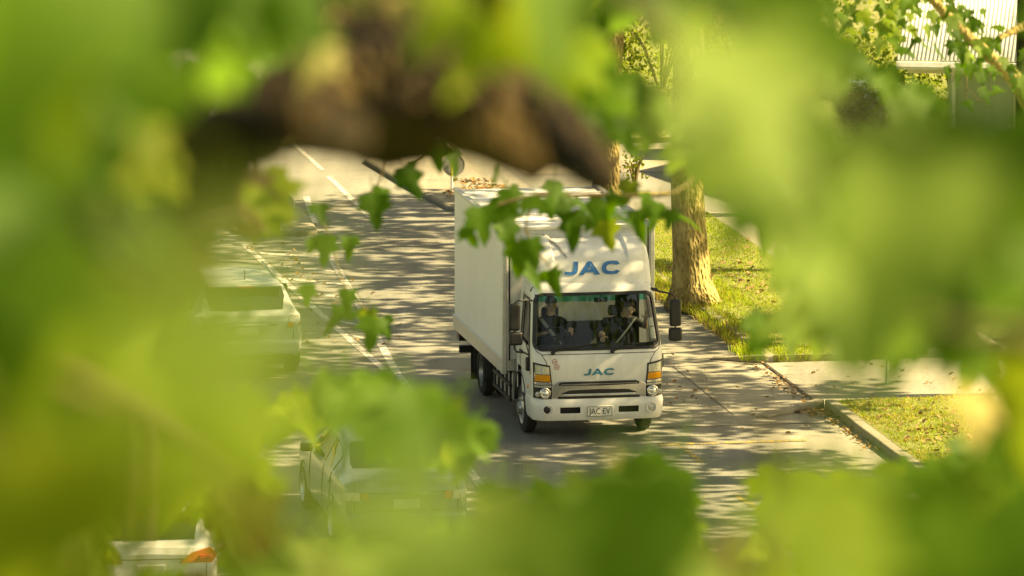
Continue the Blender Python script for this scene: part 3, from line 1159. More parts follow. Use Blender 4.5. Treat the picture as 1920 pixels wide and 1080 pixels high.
PP = [-1, -.985, -.96, -.93, -.85, -.75, -.66, -.635, -.60, -.45, -.3, -.15, 0, .15, .3, .45, .60, .635, .66, .75, .85, .93, .96, .985, 1]
TT = [i / 24 for i in range(25)]
mb = MB()
mb.grid(fairsurf, PP, TT)
for s in (-1, 1):
    e = [fairsurf(s, t) for t in TT]
    b = [Vector((p.x + s * .012 * (p.z - 2.27), max(p.y, .6), 2.27)) for p in e]
    mb.add(e + b, [(i, i + 1, len(e) + i + 1, len(e) + i) for i in range(len(e) - 1)])
mb.add([fairsurf(p, 1) for p in PP] + [Vector((p * .89, 1.38, 2.28)) for p in PP], [(i, i + 1, len(PP) + i + 1, len(PP) + i) for i in range(len(PP) - 1)])
fairing = mb.build('roof_fairing', M['white_paint'], truck, angle=30)
mb = MB()
mb.tube([fairsurf(p, 0) + Vector((0, -.012, -.012)) for p in PP], .011, 6)
mb.build('fairing_seal', M['blackmatte'], truck)


def fsurf_xz(x, z):
    lo, hi = 0.0, 1.0
    for _ in range(30):
        md = (lo + hi) / 2
        if fairsurf(x / .9, md).z < z:
            lo = md
        else:
            hi = md
    p = fairsurf(x / .9, lo)
    n = Vector((0, -.85, .5))
    return p + n * .012


lettering(fsurf_xz, -.40, .83, 2.405, .185, M['logo_blue'], fairing)

q = MB()
sl = [fairsurf(-.655 + .26 * k / 8, 1 - .50 * k / 8) + Vector((0, -.012, .012)) for k in range(9)]
wd_ = [.030 * (1 - k / 8.5) + .004 for k in range(9)]
q.add([p - Vector((w, 0, 0)) for p, w in zip(sl, wd_)] + [p + Vector((w, 0, 0)) for p, w in zip(sl, wd_)], [(i, i + 1, 10 + i, 9 + i) for i in range(8)])
q.build('fairing_wedge', M['interior_grey'], fairing, solid=.006)  # tapered grey strip laid on the left side of the fairing

# door mirrors on their bent arms, one pair each side
for s in (-1, 1):
    mxx = s * 1.20
    top_y = fy(.88, 2.1) + .02
    mb = MB()
    a0 = Vector((s * .87, top_y + .05, 2.17 if s > 0 else 2.05))
    if s > 0:
        mb.tube([a0, a0 + Vector((.14, -.05, -.03)), Vector((mxx - .06, .36, 2.13)), Vector((mxx - .01, .36, 2.09)), Vector((mxx, .36, 2.0))], .014, 7)
        mb.tube([Vector((mxx, .36, 1.7)), Vector((mxx, .36, 1.42))], .014, 7)
        mb.tube([a0 + Vector((-.55, -.055, .03)), a0 + Vector((-.2, -.03, .025)), a0 + Vector((.10, 0, 0))], [.02, .03, .02], 7)
    else:
        mb.tube([a0, Vector((mxx + .07, .36, 2.09)), Vector((mxx + .01, .36, 2.06)), Vector((mxx, .36, 1.95))], .014, 7)
        mb.tube([Vector((mxx, .36, 1.7)), Vector((mxx, .36, 1.38)), Vector((mxx + .03, .36, 1.33)), Vector((mxx + .14, .34, 1.32)), Vector((mxx + .21, .33, 1.28)), Vector((mxx + .22, .33, 1.18))], .014, 7)
    mr = mb.build('mirror_arm', M['black'], truck)
    mb = MB()
    mb.box((mxx, .37, 1.845), (.175, .09, .40))
    mb.build('mirror_head', M['black'], truck, bevel=.035, seg=3)
    mb = MB()
    mb.box((mxx + (.0 if s > 0 else .02), .37, 1.525), (.20, .09, .20))
    mb.build('mirror_head', M['black'], truck, bevel=.035, seg=3)
    mb = MB()
    mb.box((s * .985, .40, 1.14), (.08, .10, .20))
    mb.build('mirror_bracket', M['black'], truck, bevel=.015)

# box body
B0, B1, BW, BZ0, BZ1 = 1.70, 6.15, 1.12, .98, 2.95
mb = MB()
mb.box((0, (B0 + B1) / 2, (BZ0 + BZ1) / 2), (2 * BW, B1 - B0, BZ1 - BZ0))
mb.build('box_body', M['box_white'], truck, bevel=.02)
mb = MB()
for s in (-1, 1):
    mb.box((s * BW, (B0 + B1) / 2, BZ0 - .095), (.04, B1 - B0, .20))
    mb.box((s * (BW + .005), (B0 + B1) / 2, BZ0 + .012), (.05, B1 - B0 + .02, .022))
mb.box((0, B0 + .02, BZ0 - .06), (2.2, .05, .18))
mb.build('box_side_rail', M['alu'], truck, smooth=False, bevel=.006)
for s in (-1, 1):
    mb = MB()
    mb.box((s * (BW - .005), B0 + .012, (BZ0 + BZ1) / 2 - .1), (.07, .07, BZ1 - BZ0 + .2))
    mb.build('box_corner_post', M['alu'], truck, bevel=.012)
    mb = MB()
    mb.box((s * (BW - .02), (B0 + B1) / 2, BZ1 + .01), (.09, B1 - B0 + .03, .045))
    mb.build('box_roof_edge', M['alu'], truck, bevel=.01)
    mb = MB()
    mb.box((s * (BW - .075), B0 - .032, (BZ0 + BZ1) / 2), (.022, .012, BZ1 - BZ0 - .02))
    mb.build('box_corner_shaded_trim', M['blackmatte'], truck, smooth=False)  # corner trim coloured black for the shade it lies in
mb = MB()
mb.box((0, B0 - .004, BZ1 + .005), (2.06, .05, .05))
mb.box((0, B0 - .004, BZ1 - .32), (2.0, .02, .012))
mb.build('box_front_trim', M['alu'], truck, smooth=False, bevel=.006)
mb = MB()
for k in range(1, 6):
    mb.box((0, B0 + (B1 - B0) * k / 6, BZ1 + .012), (2.08, .05, .014))
mb.build('box_roof_bow', M['box_white'], truck, smooth=False)
# chassis, battery racks, mudguards, rear underrun
mb = MB()
for s in (-1, 1):
    mb.box((s * .38, 3.6, .70), (.09, 4.9, .2))
mb.box((0, 2.0, .62), (1.2, 1.0, .4))
for yy in (2.6, 3.7, 5.2, 5.9):
    mb.box((0, yy, .72), (1.9, .10, .14))
mb.box((0, 1.14, .40), (1.5, .14, .14))
mb.box((0, 4.5, .40), (1.4, .2, .2))
mb.box((0, .7, .55), (1.5, 1.0, .2))
mb.box((0, 1.62, .72), (1.85, .12, .5))
mb.build('chassis', M['blackmatte'], truck, smooth=False)
for s in (-1, 1):
    mb = MB()
    mb.box((s * .80, 2.72, .56), (.30, 1.46, .44))
    bat = mb.build('battery_case', M['alu'], truck, bevel=.01)
    mb = MB()
    for k in range(5):
        mb.box((s * .962, 2.04 + k * .34, .56), (.03, .075, .46))
    for zz in (.345, .56, .775):
        mb.box((s * .972, 2.72, zz), (.03, 1.48, .05))
    mb.build('battery_guard', M['black'], bat, smooth=False)
    for (yy, rr, nm) in ((4.5, .50, 'mudguard'),):
        mb = MB()
        pts = [(yy + rr * math.cos(a), .37 + rr * math.sin(a)) for a in [R(-10 + 200 * k / 14) for k in range(15)]]
        mb.add([(s * .70, y, z) for y, z in pts] + [(s * 1.02, y, z) for y, z in pts], [(i, i + 1, 16 + i, 15 + i) for i in range(14)])
        mb.build(nm, M['blackmatte'], truck, solid=.02)
    mb = MB()
    pts = [(1.13 + .47 * math.cos(a), .42 + .50 * math.sin(a)) for a in [R(0 + 180 * k / 14) for k in range(15)]]
    mb.add([(s * .60, y, z) for y, z in pts] + [(s * .985, y, z) for y, z in pts], [(i, i + 1, 16 + i, 15 + i) for i in range(14)])
    mb.build('wheel_arch', M['black'], truck, solid=.025)
    mb = MB()
    mb.box((s * .88, 5.06, .38), (.34, .02, .44))
    mb.build('mud_flap', M['blackmatte'], truck, smooth=False)
    mb = MB()
    mb.box((s * .978, .47, .80), (.02, .09, .06))
    mb.build('side_indicator', M['amber'], truck, bevel=.01)
    mb = MB()
    mb.box((s * .90, 6.0, .72), (.38, .22, .20))
    mb.build('tail_lamp_box', M['black'], truck, bevel=.01)
mb = MB()
mb.box((0, 6.12, .46), (2.1, .10, .11))
mb.build('rear_underrun_bar', M['blackmatte'], truck, bevel=.01)


def truck_wheel(x, y, s, dual=False):
    r = .372
    mb_ = MB()
    wd = .19
    mb_.lathe((x, y, r), (s, 0, 0), [(-wd / 2, .24), (-wd / 2 - .0, .32), (-wd / 2 + .03, r - .008), (-.03, r), (.03, r), (wd / 2 - .03, r - .008), (wd / 2, .32), (wd / 2 + .004, .24)], 36)
    if dual:
        mb_.lathe((x - s * .24, y, r), (s, 0, 0), [(-wd / 2, .2), (-wd / 2, .32), (-wd / 2 + .03, r - .008), (wd / 2 - .03, r - .008), (wd / 2, .32), (wd / 2, .2)], 36)
    w = mb_.build('wheel', M['rubber'], truck)
    mb_ = MB()
    if dual:
        prof = [(.06, .245), (.085, .242), (.08, .225), (-.02, .20), (-.06, .13), (-.05, .11), (.02, .10), (.03, 0)]
    else:
        prof = [(.07, .245), (.095, .242), (.09, .225), (.07, .21), (.075, .16), (.10, .13), (.11, .10), (.15, .085), (.155, 0)]
    mb_.lathe((x, y, r), (s, 0, 0), prof, 36)
    mb_.build('rim', M['steel'], w)
    mb_ = MB()
    for k in range(6):
        a = 2 * math.pi * k / 6
        off = .11 if not dual else -.03
        mb_.lathe((x + s * (off - .025), y + .145 * math.cos(a), r + .145 * math.sin(a)), (s, 0, 0), [(0, .016), (.04, .016), (.045, 0)], 8)
    tag(mb_.build('wheel_nut', M['chrome'], w), kind='stuff')


for s in (-1, 1):
    truck_wheel(s * .865, 1.13, s)
    truck_wheel(s * .90, 4.5, s, True)

# cab interior: seats, wheel, mirror, windscreen papers
for cx in (-.50, .02, .50):
    mb = MB()
    mb.box((cx, 1.08, 1.06), (.46, .48, .16))
    mb.build('seat_cushion', M['seat'], truck, bevel=.05)
    mb = MB()
    mb.box((cx, 1.28, 1.38 if cx != .02 else 1.30), (.44, .12, .56 if cx != .02 else .40), Matrix.Rotation(R(-8), 3, 'X'))
    mb.build('seat_back', M['seat'], truck, bevel=.05)
    if cx != .02:
        mb = MB()
        mb.box((cx, 1.31, 1.76), (.26, .09, .16))
        mb.build('headrest', M['seat'], truck, bevel=.04)
mb = MB()
rotw = Matrix.Rotation(R(35), 3, 'X')
ctr = Vector((-.50, .72, 1.48))
mb.tube([ctr + rotw @ Vector((.205 * math.cos(a), .205 * math.sin(a), 0)) for a in [2 * math.pi * k / 28 for k in range(29)]], .016, 7, cap=False)
mb.tube([ctr + rotw @ Vector((-.2, 0, 0)), ctr + rotw @ Vector((.2, 0, 0))], .014, 6)
mb.tube([ctr, ctr + rotw @ Vector((0, -.2, 0))], .014, 6)
mb.tube([ctr, ctr + Vector((0, -.22, -.24))], .03, 7)
mb.build('steering_wheel', M['black'], truck)
mb = MB()
mb.box((.13, .62, 2.03), (.20, .03, .065))
mb.tube([(.13, .60, 2.06), (.13, .56, 2.15)], .008, 5)
mb.build('interior_mirror', M['black'], truck, bevel=.01)
mb = MB()
mb.grid(lambda a, z: wsp(a, z, .016), [.83, .87, .91], [1.50, 1.58, 1.66])
mb.grid(lambda a, z: wsp(a, z, .016), [.83, .87, .91], [1.675, 1.74, 1.79])
mb.build('windscreen_label', M['paper'], truck)
mb = MB()
for s in (-1, 1):
    mb.tube([Vector((s * (cw(z) - .075), fy(cw(z), z) + .05, z)) for z in (1.40, 1.6, 1.8, 2.0, 2.16)], [.03] * 5, 6)
mb.build('pillar_trim', M['interior_grey'], truck)


# ------------------------------------------------------------------ the two people in the cab
def skin_body(name, J, E, label, parent_loc, rz, mats, hair=True):
    """J: joints name -> (xyz, radius, material index); E: bones. One continuous surface."""
    names = list(J)
    me = bpy.data.meshes.new(name)
    me.from_pydata([J[n][0] for n in names], [(names.index(a), names.index(b)) for a, b in E], [])
    o = bpy.data.objects.new(name, me)
    COL.objects.link(o)
    o.modifiers.new('skin', 'SKIN')
    for i, n in enumerate(names):
        sv = me.skin_vertices[0].data[i]
        sv.radius = (J[n][1],) * 2 if not isinstance(J[n][1], tuple) else J[n][1]
        sv.use_root = (n == 'pelvis')
    ss = o.modifiers.new('smooth', 'SUBSURF')
    ss.levels = ss.render_levels = 2
    dg = bpy.context.evaluated_depsgraph_get()
    me2 = bpy.data.meshes.new_from_object(o.evaluated_get(dg))
    bpy.data.objects.remove(o)
    pos = [(Vector(J[n][0]), J[n][2], J[n][1] if not isinstance(J[n][1], tuple) else sum(J[n][1]) / 2) for n in names]
    for m in mats:
        me2.materials.append(m)
    for p in me2.polygons:
        best = min(pos, key=lambda q: (q[0] - p.center).length - q[2] * .8)
        p.material_index = best[1]
        p.use_smooth = True
    o = bpy.data.objects.new(name, me2)
    COL.objects.link(o)
    o.location = parent_loc
    o.rotation_euler = (0, 0, rz)
    tag(o, label, 'person')
    return o


def ellipsoid(mb_, c, r, n=14, m=9, zmin=-1.0, rot=None, bump=0.0):
    def f(u, v):
        q = Vector((math.cos(u) * math.cos(v), math.sin(u) * math.cos(v), math.sin(v)))
        k = 1 + bump * noise.noise(q * 3)
        q = Vector((q.x * r[0], q.y * r[1], q.z * r[2])) * k
        if rot:
            q = rot @ q
        return Vector(c) + q
    v0 = math.asin(zmin) if zmin > -1 else -math.pi / 2
    mb_.grid(f, [2 * math.pi * k / n for k in range(n + 1)], [v0 + (math.pi / 2 - v0) * k / m for k in range(m + 1)])


def hand(J, E, tagn, wrist, dirv, side, curl):
    """palm and five bent fingers grown from the wrist joint"""
    d = Vector(dirv).normalized()
    sdv = Vector(side).normalized()
    up = d.cross(sdv).normalized()
    w0 = Vector(wrist)
    palm = w0 + d * .05
    J[tagn + 'palm'] = (palm, (.036, .022), 1)
    for k, ln in enumerate((.062, .072, .068, .052)):
        b = palm + d * .035 + sdv * (.030 - .02 * k)
        m1 = b + (d * .75 - up * curl * .6).normalized() * ln * .5
        t = m1 + (d * .2 - up * curl).normalized() * ln * .5
        for nm, p, r in (('a', b, .010), ('b', m1, .009), ('c', t, .008)):
            J[f'{tagn}{k}{nm}'] = (p, r, 1)
        E += [(tagn + 'palm', f'{tagn}{k}a'), (f'{tagn}{k}a', f'{tagn}{k}b'), (f'{tagn}{k}b', f'{tagn}{k}c')]
    b = palm - d * .02 + sdv * .035
    J[tagn + 'ta'] = (b, .012, 1)
    J[tagn + 'tb'] = (b + (sdv + d * .8 - up * .5 * curl).normalized() * .05, .009, 1)
    E += [(tagn + 'palm', tagn + 'ta'), (tagn + 'ta', tagn + 'tb')]


def person(label, x, yseat, head_off, lw, rw, ltarget_dir, rtarget_dir, lean):
    """seated adult facing -y; lw / rw wrists; lean = (dx, dy) of the shoulders"""
    z0 = 1.17
    J, E = {}, []
    lx, ly = lean
    P = lambda dx, dy, dz: Vector((x + dx, yseat + dy, z0 + dz))
    J['pelvis'] = (P(0, 0, .04), (.155, .12), 2)
    J['waist'] = (P(lx * .25, ly * .25, .20), (.145, .105), 0)
    J['chest'] = (P(lx * .7, ly * .7, .38), (.165, .115), 0)
    J['upper'] = (P(lx, ly, .50), (.13, .09), 0)
    J['neck'] = (P(lx * 1.1 + head_off[0] * .35, ly * 1.1 + head_off[1] * .35, .595), .055, 1)
    hd = P(lx * 1.1 + head_off[0], ly * 1.1 + head_off[1], .70 + head_off[2])
    J['skull'] = (hd, (.078, .088), 1)
    J['crown'] = (hd + Vector((0, .012, .075)), (.066, .075), 1)
    E += [('pelvis', 'waist'), ('waist', 'chest'), ('chest', 'upper'), ('upper', 'neck'), ('neck', 'skull'), ('skull', 'crown')]
    for s, nm, wr, td in ((-1, 'l', lw, ltarget_dir), (1, 'r', rw, rtarget_dir)):
        sh = P(lx + s * .19, ly + .01, .47)
        wv = Vector(wr)
        el = (sh + wv) / 2 + Vector((s * .09, .05, -.11))
        J[nm + 'sh'] = (sh, .068, 0)
        J[nm + 'ua'] = ((sh * .5 + el * .5), .056, 0)
        J[nm + 'el'] = (el, .044, 1)
        J[nm + 'wr'] = (wv, .029, 1)
        E += [('upper', nm + 'sh'), (nm + 'sh', nm + 'ua'), (nm + 'ua', nm + 'el'), (nm + 'el', nm + 'wr')]
        hand(J, E, nm + 'h', wv, td, (-s, 0, .2), .9)
        E.append((nm + 'wr', nm + 'hpalm'))
        hip = P(s * .10, -.04, .0)
        kn = P(s * .15, -.40, -.02)
        an = P(s * .14, -.50, -.24)
        J[nm + 'hp'] = (hip, .088, 2)
        J[nm + 'kn'] = (kn, .062, 2)
        J[nm + 'an'] = (an, .042, 2)
        E += [('pelvis', nm + 'hp'), (nm + 'hp', nm + 'kn'), (nm + 'kn', nm + 'an')]
    o = skin_body('person', J, E, label, TO, YAW, [M['shirt'], M['skin'], M['trousers']])
    # face details and hair
    f = MB()
    ellipsoid(f, hd + Vector((0, -.088, -.005)), (.014, .02, .024))
    f.build('nose', M['skin'], o)
    for s in (-1, 1):
        f = MB()
        ellipsoid(f, hd + Vector((s * .032, -.076, .028)), (.013, .008, .007), 10, 6)
        f.build('eye', M['ink'], o)
        f = MB()
        ellipsoid(f, hd + Vector((s * .082, .01, .005)), (.012, .022, .032), 10, 6)
        f.build('ear', M['skin'], o)
    f = MB()
    f.box(hd + Vector((0, -.079, -.048)), (.045, .012, .009))
    f.build('mouth', M['sticker_red'], o, bevel=.003)
    f = MB()
    ellipsoid(f, hd + Vector((0, .036, .078)), (.088, .096, .078), 18, 9, -.40, Matrix.Rotation(R(-18), 3, 'X'), .10)
    f.build('hair', M['hair'], o)
    # belt across the chest
    f = MB()
    a = P(lx + (.17 if x > 0 else -.17), ly - .02, .54)
    b_ = P(-.16 if x > 0 else .16, -.10, .06)
    mid = [(a + (b_ - a) * k / 8) + Vector((0, -.125 * math.sin(math.pi * (.25 + .5 * k / 8)), 0)) for k in range(9)]
    f.add([p + Vector((.026, 0, .012)) for p in mid] + [p - Vector((.026, 0, .012)) for p in mid], [(i, i + 1, 10 + i, 9 + i) for i in range(8)])
    f.build('seat_belt', M['belt'], o, solid=.004)
    return o


person('driver in a dark shirt with seat belt, both hands on the steering wheel', -.50, 1.16, (0, -.05, 0), (-.68, .86, 1.50), (-.30, .86, 1.50), (-.1, -.6, .35), (.1, -.6, .35), (-.02, -.02))
person('passenger in a dark shirt leaning forward with lowered head beside the driver', .50, 1.14, (.06, -.13, -.05), (.20, .74, 1.46), (.80, .62, 1.72), (-.3, -.8, -.1), (.2, -.4, .8), (.04, -.14))


# ================================================================== CARS
def make_car(label, loc, rz, paint, st, wheel_y, lamps, rear_win, side_win, extras=(), group=None, name='parked_car', wr=.31, front=False):
    """st: stations from the tail (y=0) forward: y, floor, belt, roof, half width, roof half width"""
    root = thing(name, label, 'car', loc, rz, group)

    def par(y):
        return [lerp([(s[0], s[k]) for s in st], y) for k in range(1, 6)]

    def sec(y):
        zf, zb, zr, w, wrf = par(y)
        hgt = zr - zb
        return [(0, zf), (w * .88, zf), (w * .985, zf + .10), (w, zf + .5 * (zb - zf)), (w * .975, zb - .04), (w * .955, zb),
                (wrf + (w * .955 - wrf) * .10, zr - .16 * hgt), (wrf * .93, zr - .04 * hgt), (wrf * .6, zr), (0, zr + .012)]

    def pt(y, u, off=0.0):
        s = sec(y)
        k = min(abs(u), .9999) * (len(s) - 1)
        i = int(k)
        f = k - i
        p = [s[max(i - 1, 0)], s[i], s[i + 1], s[min(i + 2, len(s) - 1)]]

        def cr(a, b, c, d):
            lin = b + (c - b) * f
            return lin + .25 * (((2 * a - 5 * b + 4 * c - d) * f * f + (3 * b - a - 3 * c + d) * f ** 3 + (c - a) * f) * .5 + b - lin)
        x, z = cr(*[q[0] for q in p]), cr(*[q[1] for q in p])
        sg = 1 if u >= 0 else -1
        v = Vector((sg * x, y, z))
        if off:
            n = Vector((sg * (.9 if .5 < abs(u) < .75 else .2), 0, .3 if abs(u) < .75 else .9))
            v += n.normalized() * off
        return v

    L = st[-1][0]
    ys = sorted(set([s[0] for s in st] + [L * k / 26 for k in range(27)]))
    us = [-.9999 + 1.9998 * k / 72 for k in range(73)]
    mb_ = MB()
    mb_.grid(lambda u, y: pt(y, u), us, ys)
    mb_.add([pt(ys[0], u) for u in us], [tuple(range(len(us)))])
    mb_.add([pt(ys[-1], u) for u in us], [tuple(range(len(us)))])
    body = mb_.build('body', paint, root, angle=28)

    def patch(nm, y0, y1, u0, u1, m, n=8, off=.008, taper=0.0, parent=None):
        q = MB()
        q.grid(lambda a, b: pt(y0 + (y1 - y0) * b, (u0 + (u1 - u0) * a) if not taper else .5 * (u0 + u1) + (a - .5) * (u1 - u0) * (1 - taper * b), off), [k / n for k in range(n + 1)], [k / n for k in range(n + 1)])
        return q.build(nm, m, parent or root)
    # windows
    y0, y1 = rear_win
    q = MB()
    n = 10
    for sgn in (1,):
        rows = []
        for j in range(n + 1):
            y = y0 + (y1 - y0) * j / n
            z = pt(y, .9999).z + .006
            w = sec(y)[7][0] * (.99 if j < n else .97)
            rows += [Vector((w * (-1 + 2 * i / n), y - .012 + .02 * (2 * i / n - 1) ** 2, z - .02 * (2 * i / n - 1) ** 2)) for i in range(n + 1)]
        q.add(rows, [(j * (n + 1) + i, j * (n + 1) + i + 1, (j + 1) * (n + 1) + i + 1, (j + 1) * (n + 1) + i) for j in range(n) for i in range(n)])
    q.build('rear_window', M['glass_dark'] if not front else M['glass_dark'], root)
    for s in (-1, 1):
        for (a, b) in side_win:
            q = MB()
            rows = []
            for j in range(5):
                y = a + (b - a) * j / 4
                S = sec(y)
                for i in range(4):
                    f = .10 + .80 * i / 3
                    rows.append(Vector((s * (S[5][0] + (S[6][0] - S[5][0]) * f + .010), y, S[5][1] + (S[6][1] - S[5][1]) * f + .004)))
            q.add(rows, [(j * 4 + i, j * 4 + i + 1, (j + 1) * 4 + i + 1, (j + 1) * 4 + i) for j in range(4) for i in range(3)])
            q.build('side_window', M['glass_dark'], root)
        # outline of the door glass and a door handle
        q = MB()
        yh = side_win[0][0] + .1
        q.box(Vector((s * (par(yh)[3] * .99 + .012), yh, par(yh)[1] - .12)), (.03, .17, .03))
        q.build('door_handle', paint, root, bevel=.008)
        # mirror
        ym = side_win[-1][1] - .05
        q = MB()
        q.box((s * (par(ym)[3] + .05), ym, par(ym)[1] + .06), (.17, .10, .12))
        q.build('door_mirror', M['black'], root, bevel=.035, seg=3)
        # lamps
        for (nm, mt, poly) in lamps:
            q = MB()
            P_ = []
            for (x, z, y) in poly:
                P_.append((s * x, y, z))
            q.prism(P_, (0, .10, 0))
            q.build(nm, M[mt], root, bevel=.008)
        for wy in wheel_y:
            q = MB()
            x = par(wy)[3] - .09
            q.lathe((s * x, wy, wr), (s, 0, 0), [(-.1, .16), (-.1, wr - .03), (-.07, wr), (.07, wr), (.1, wr - .03), (.103, .2)], 28)
            w = q.build('wheel', M['rubber'], root)
            q = MB()
            q.lathe((s * x, wy, wr), (s, 0, 0), [(.09, .205), (.108, .20), (.09, .18), (.06, .15), (.085, .06), (.09, 0)], 24)
            q.build('rim', M['steel'], w)
            q = MB()
            pts = [(wy + (wr + .06) * math.cos(a), wr + (wr + .06) * math.sin(a)) for a in [R(-20 + 220 * k / 14) for k in range(15)]]
            q.add([(s * (x - .1), yy, z) for yy, z in pts] + [(s * (par(wy)[3] + .004), yy, z) for yy, z in pts], [(i, i + 1, 16 + i, 15 + i) for i in range(14)])
            q.build('wheel_arch', M['black'], root, solid=.02)
    q = MB()
    for zz in (.60, .845):
        q.tube([(-.66 + 1.32 * k / 8, -.006 + .02 * (k / 4 - 1) ** 2, zz) for k in range(9)], .006, 5)
    for s in (-1, 1):
        q.tube([(s * .70, -.004, .60), (s * .705, .005, .80), (s * .69, .05, .96)], .006, 5)
    tag(q.build('tailgate_seam', M['blackmatte'], root), kind='stuff')
    for s in (-1, 1):
        q = MB()
        for ys_ in (side_win[0][0] + .02, side_win[0][1] + .03, side_win[-1][1] + .05):
            q.tube([(s * (par(ys_)[3] * f + .002), ys_, z) for f, z in ((.985, .36), (1.0, .62), (.975, par(ys_)[1] - .04), (.955, par(ys_)[1]))], .006, 5)
        tag(q.build('door_seam', M['blackmatte'], root), kind='stuff')
    for (nm, mt, c, sz, bv) in extras:
        q = MB()
        q.box(c, sz)
        q.build(nm, M[mt], root, bevel=bv)
    return root


HATCH = [(0, .46, .88, .90, .78, .60), (.04, .38, .96, .98, .83, .66), (.12, .34, 1.0, 1.03, .85, .70), (.22, .31, 1.0, 1.14, .855, .69), (.44, .28, 1.0, 1.36, .86, .64),
         (.56, .26, .99, 1.43, .86, .62), (.9, .25, .98, 1.465, .86, .61), (1.8, .24, .97, 1.49, .86, .61), (2.5, .24, .96, 1.43, .86, .60), (3.25, .25, .97, 1.04, .86, .70), (3.9, .28, .88, .90, .83, .66),
         (4.2, .32, .72, .74, .76, .58), (4.3, .36, .55, .57, .66, .5)]
HL = [('tail_lamp', 'orange_lens', [(.60, .80, -.03), (.80, .81, .02), (.82, .88, .03), (.62, .88, -.02)]), ('tail_lamp', 'clear_lens' if False else 'clear', [(.62, .89, -.02), (.82, .89, .04), (.81, .99, .06), (.67, 1.0, .03)]),
      ('bumper_reflector', 'red_lens', [(.68, .46, -.05), (.75, .47, -.03), (.76, .55, -.03), (.69, .54, -.05)])]
SUVEX = [('rear_bumper', 'car_pale', (0, .02, .50), (1.60, .16, .24), .06), ('number_plate', 'plate', (-.02, -.035, .76), (.36, .02, .125), .006), ('tailgate_handle', 'car_pale', (0, -.025, .85), (.62, .04, .035), .01),
         ('bumper_skirt', 'blackmatte', (0, .08, .36), (1.45, .14, .10), .03), ('rear_wiper', 'black', (-.12, .14, 1.085), (.36, .02, .02), .005), ('spoiler', 'car_pale', (0, .42, 1.415), (1.16, .26, .045), .02),
         ('brake_light', 'red_lens', (0, .285, 1.395), (.26, .02, .025), .004), ('aerial', 'black', (.05, .75, 1.53), (.012, .05, .16), .003), ('exhaust_box', 'blackmatte', (.45, .30, .27), (.30, .22, .14), .03),
         ('roof_rail', 'alu', (-.56, 1.7, 1.475), (.035, 1.5, .03), .01), ('roof_rail', 'alu', (.56, 1.7, 1.475), (.035, 1.5, .03), .01)]
p = gp(466, 712)
suv = make_car('white hatchback with roof rails and rear wiper, driving away beside the painted median', p, YAW, M['car_pale'], HATCH, (.78, 3.35), HL, (.15, .50), [(.66, 1.3), (1.36, 2.1), (2.16, 2.75)], SUVEX, name='hatchback_car')

SEDAN = [(0, .40, .80, .82, .76, .60), (.05, .34, .90, .92, .82, .70), (.15, .30, .95, .99, .85, .72), (.62, .27, .95, 1.01, .87, .72), (.75, .26, .95, 1.05, .87, .70), (1.25, .24, .95, 1.33, .88, .62),
         (1.7, .23, .95, 1.42, .88, .60), (2.4, .23, .94, 1.43, .88, .60), (2.9, .23, .94, 1.33, .88, .60), (3.55, .24, .95, 1.0, .87, .70), (4.3, .27, .83, .85, .83, .66), (4.55, .36, .6, .62, .72, .5)]
SL = [('tail_lamp', 'clear', [(.62, .74, -.03), (.80, .75, .02), (.83, .86, .03), (.64, .86, -.02)]), ('tail_lamp', 'red_lens', [(.50, .76, -.035), (.61, .75, -.03), (.62, .86, -.02), (.52, .86, -.03)])]
SEX = [('rear_bumper', 'car_silver', (0, .02, .46), (1.62, .16, .26), .06), ('number_plate', 'plate', (0, -.035, .70), (.36, .02, .125), .006), ('boot_badge', 'chrome', (.22, -.02, .84), (.16, .02, .03), .006),
       ('brake_light', 'red_lens', (0, .80, 1.06), (.24, .03, .02), .004)]
make_car('silver blue sedan with amber tail lamps driving towards the bottom edge behind the blurred leaves', gp(762, 1040), YAW, M['car_silver'], SEDAN, (.95, 3.6), SL, (.76, 1.26), [(1.1, 1.75), (1.8, 2.9)], SEX, name='sedan_car')
H2 = [('tail_lamp', 'orange_lens', [(.36, .80, -.045), (.78, .80, -.02), (.85, .90, .02), (.76, .99, .01), (.52, .93, -.04)]),
      ('lamp_divider', 'red_lens', [(.60, .84, -.055), (.78, .86, -.035), (.76, .90, -.03), (.62, .90, -.055)])]
E2 = [('rear_bumper', 'car_white', (0, .02, .50), (1.60, .16, .26), .06), ('number_plate', 'plate', (0, -.035, .72), (.36, .02, .125), .006), ('rear_wiper', 'black', (-.1, .14, 1.085), (.40, .02, .02), .005),
      ('spoiler', 'car_white', (0, .42, 1.415), (1.16, .26, .045), .02), ('bumper_skirt', 'blackmatte', (0, .08, .36), (1.45, .14, .10), .03)]
make_car('white hatchback with wide orange tail lamps at the lower left corner of the picture', gp(284, 1172), YAW - R(4), M['car_white'], HATCH, (.78, 3.35), H2, (.15, .50), [(.66, 1.3), (1.36, 2.1), (2.16, 2.75)], E2, name='hatchback_car')
make_car('white car standing in the side street behind the street trees', gp(1668, 284), R(98), M['car_white'], HATCH, (.78, 3.35), H2, (.15, .50), [(.66, 1.3), (1.36, 2.1), (2.16, 2.75)], E2, name='hatchback_car')


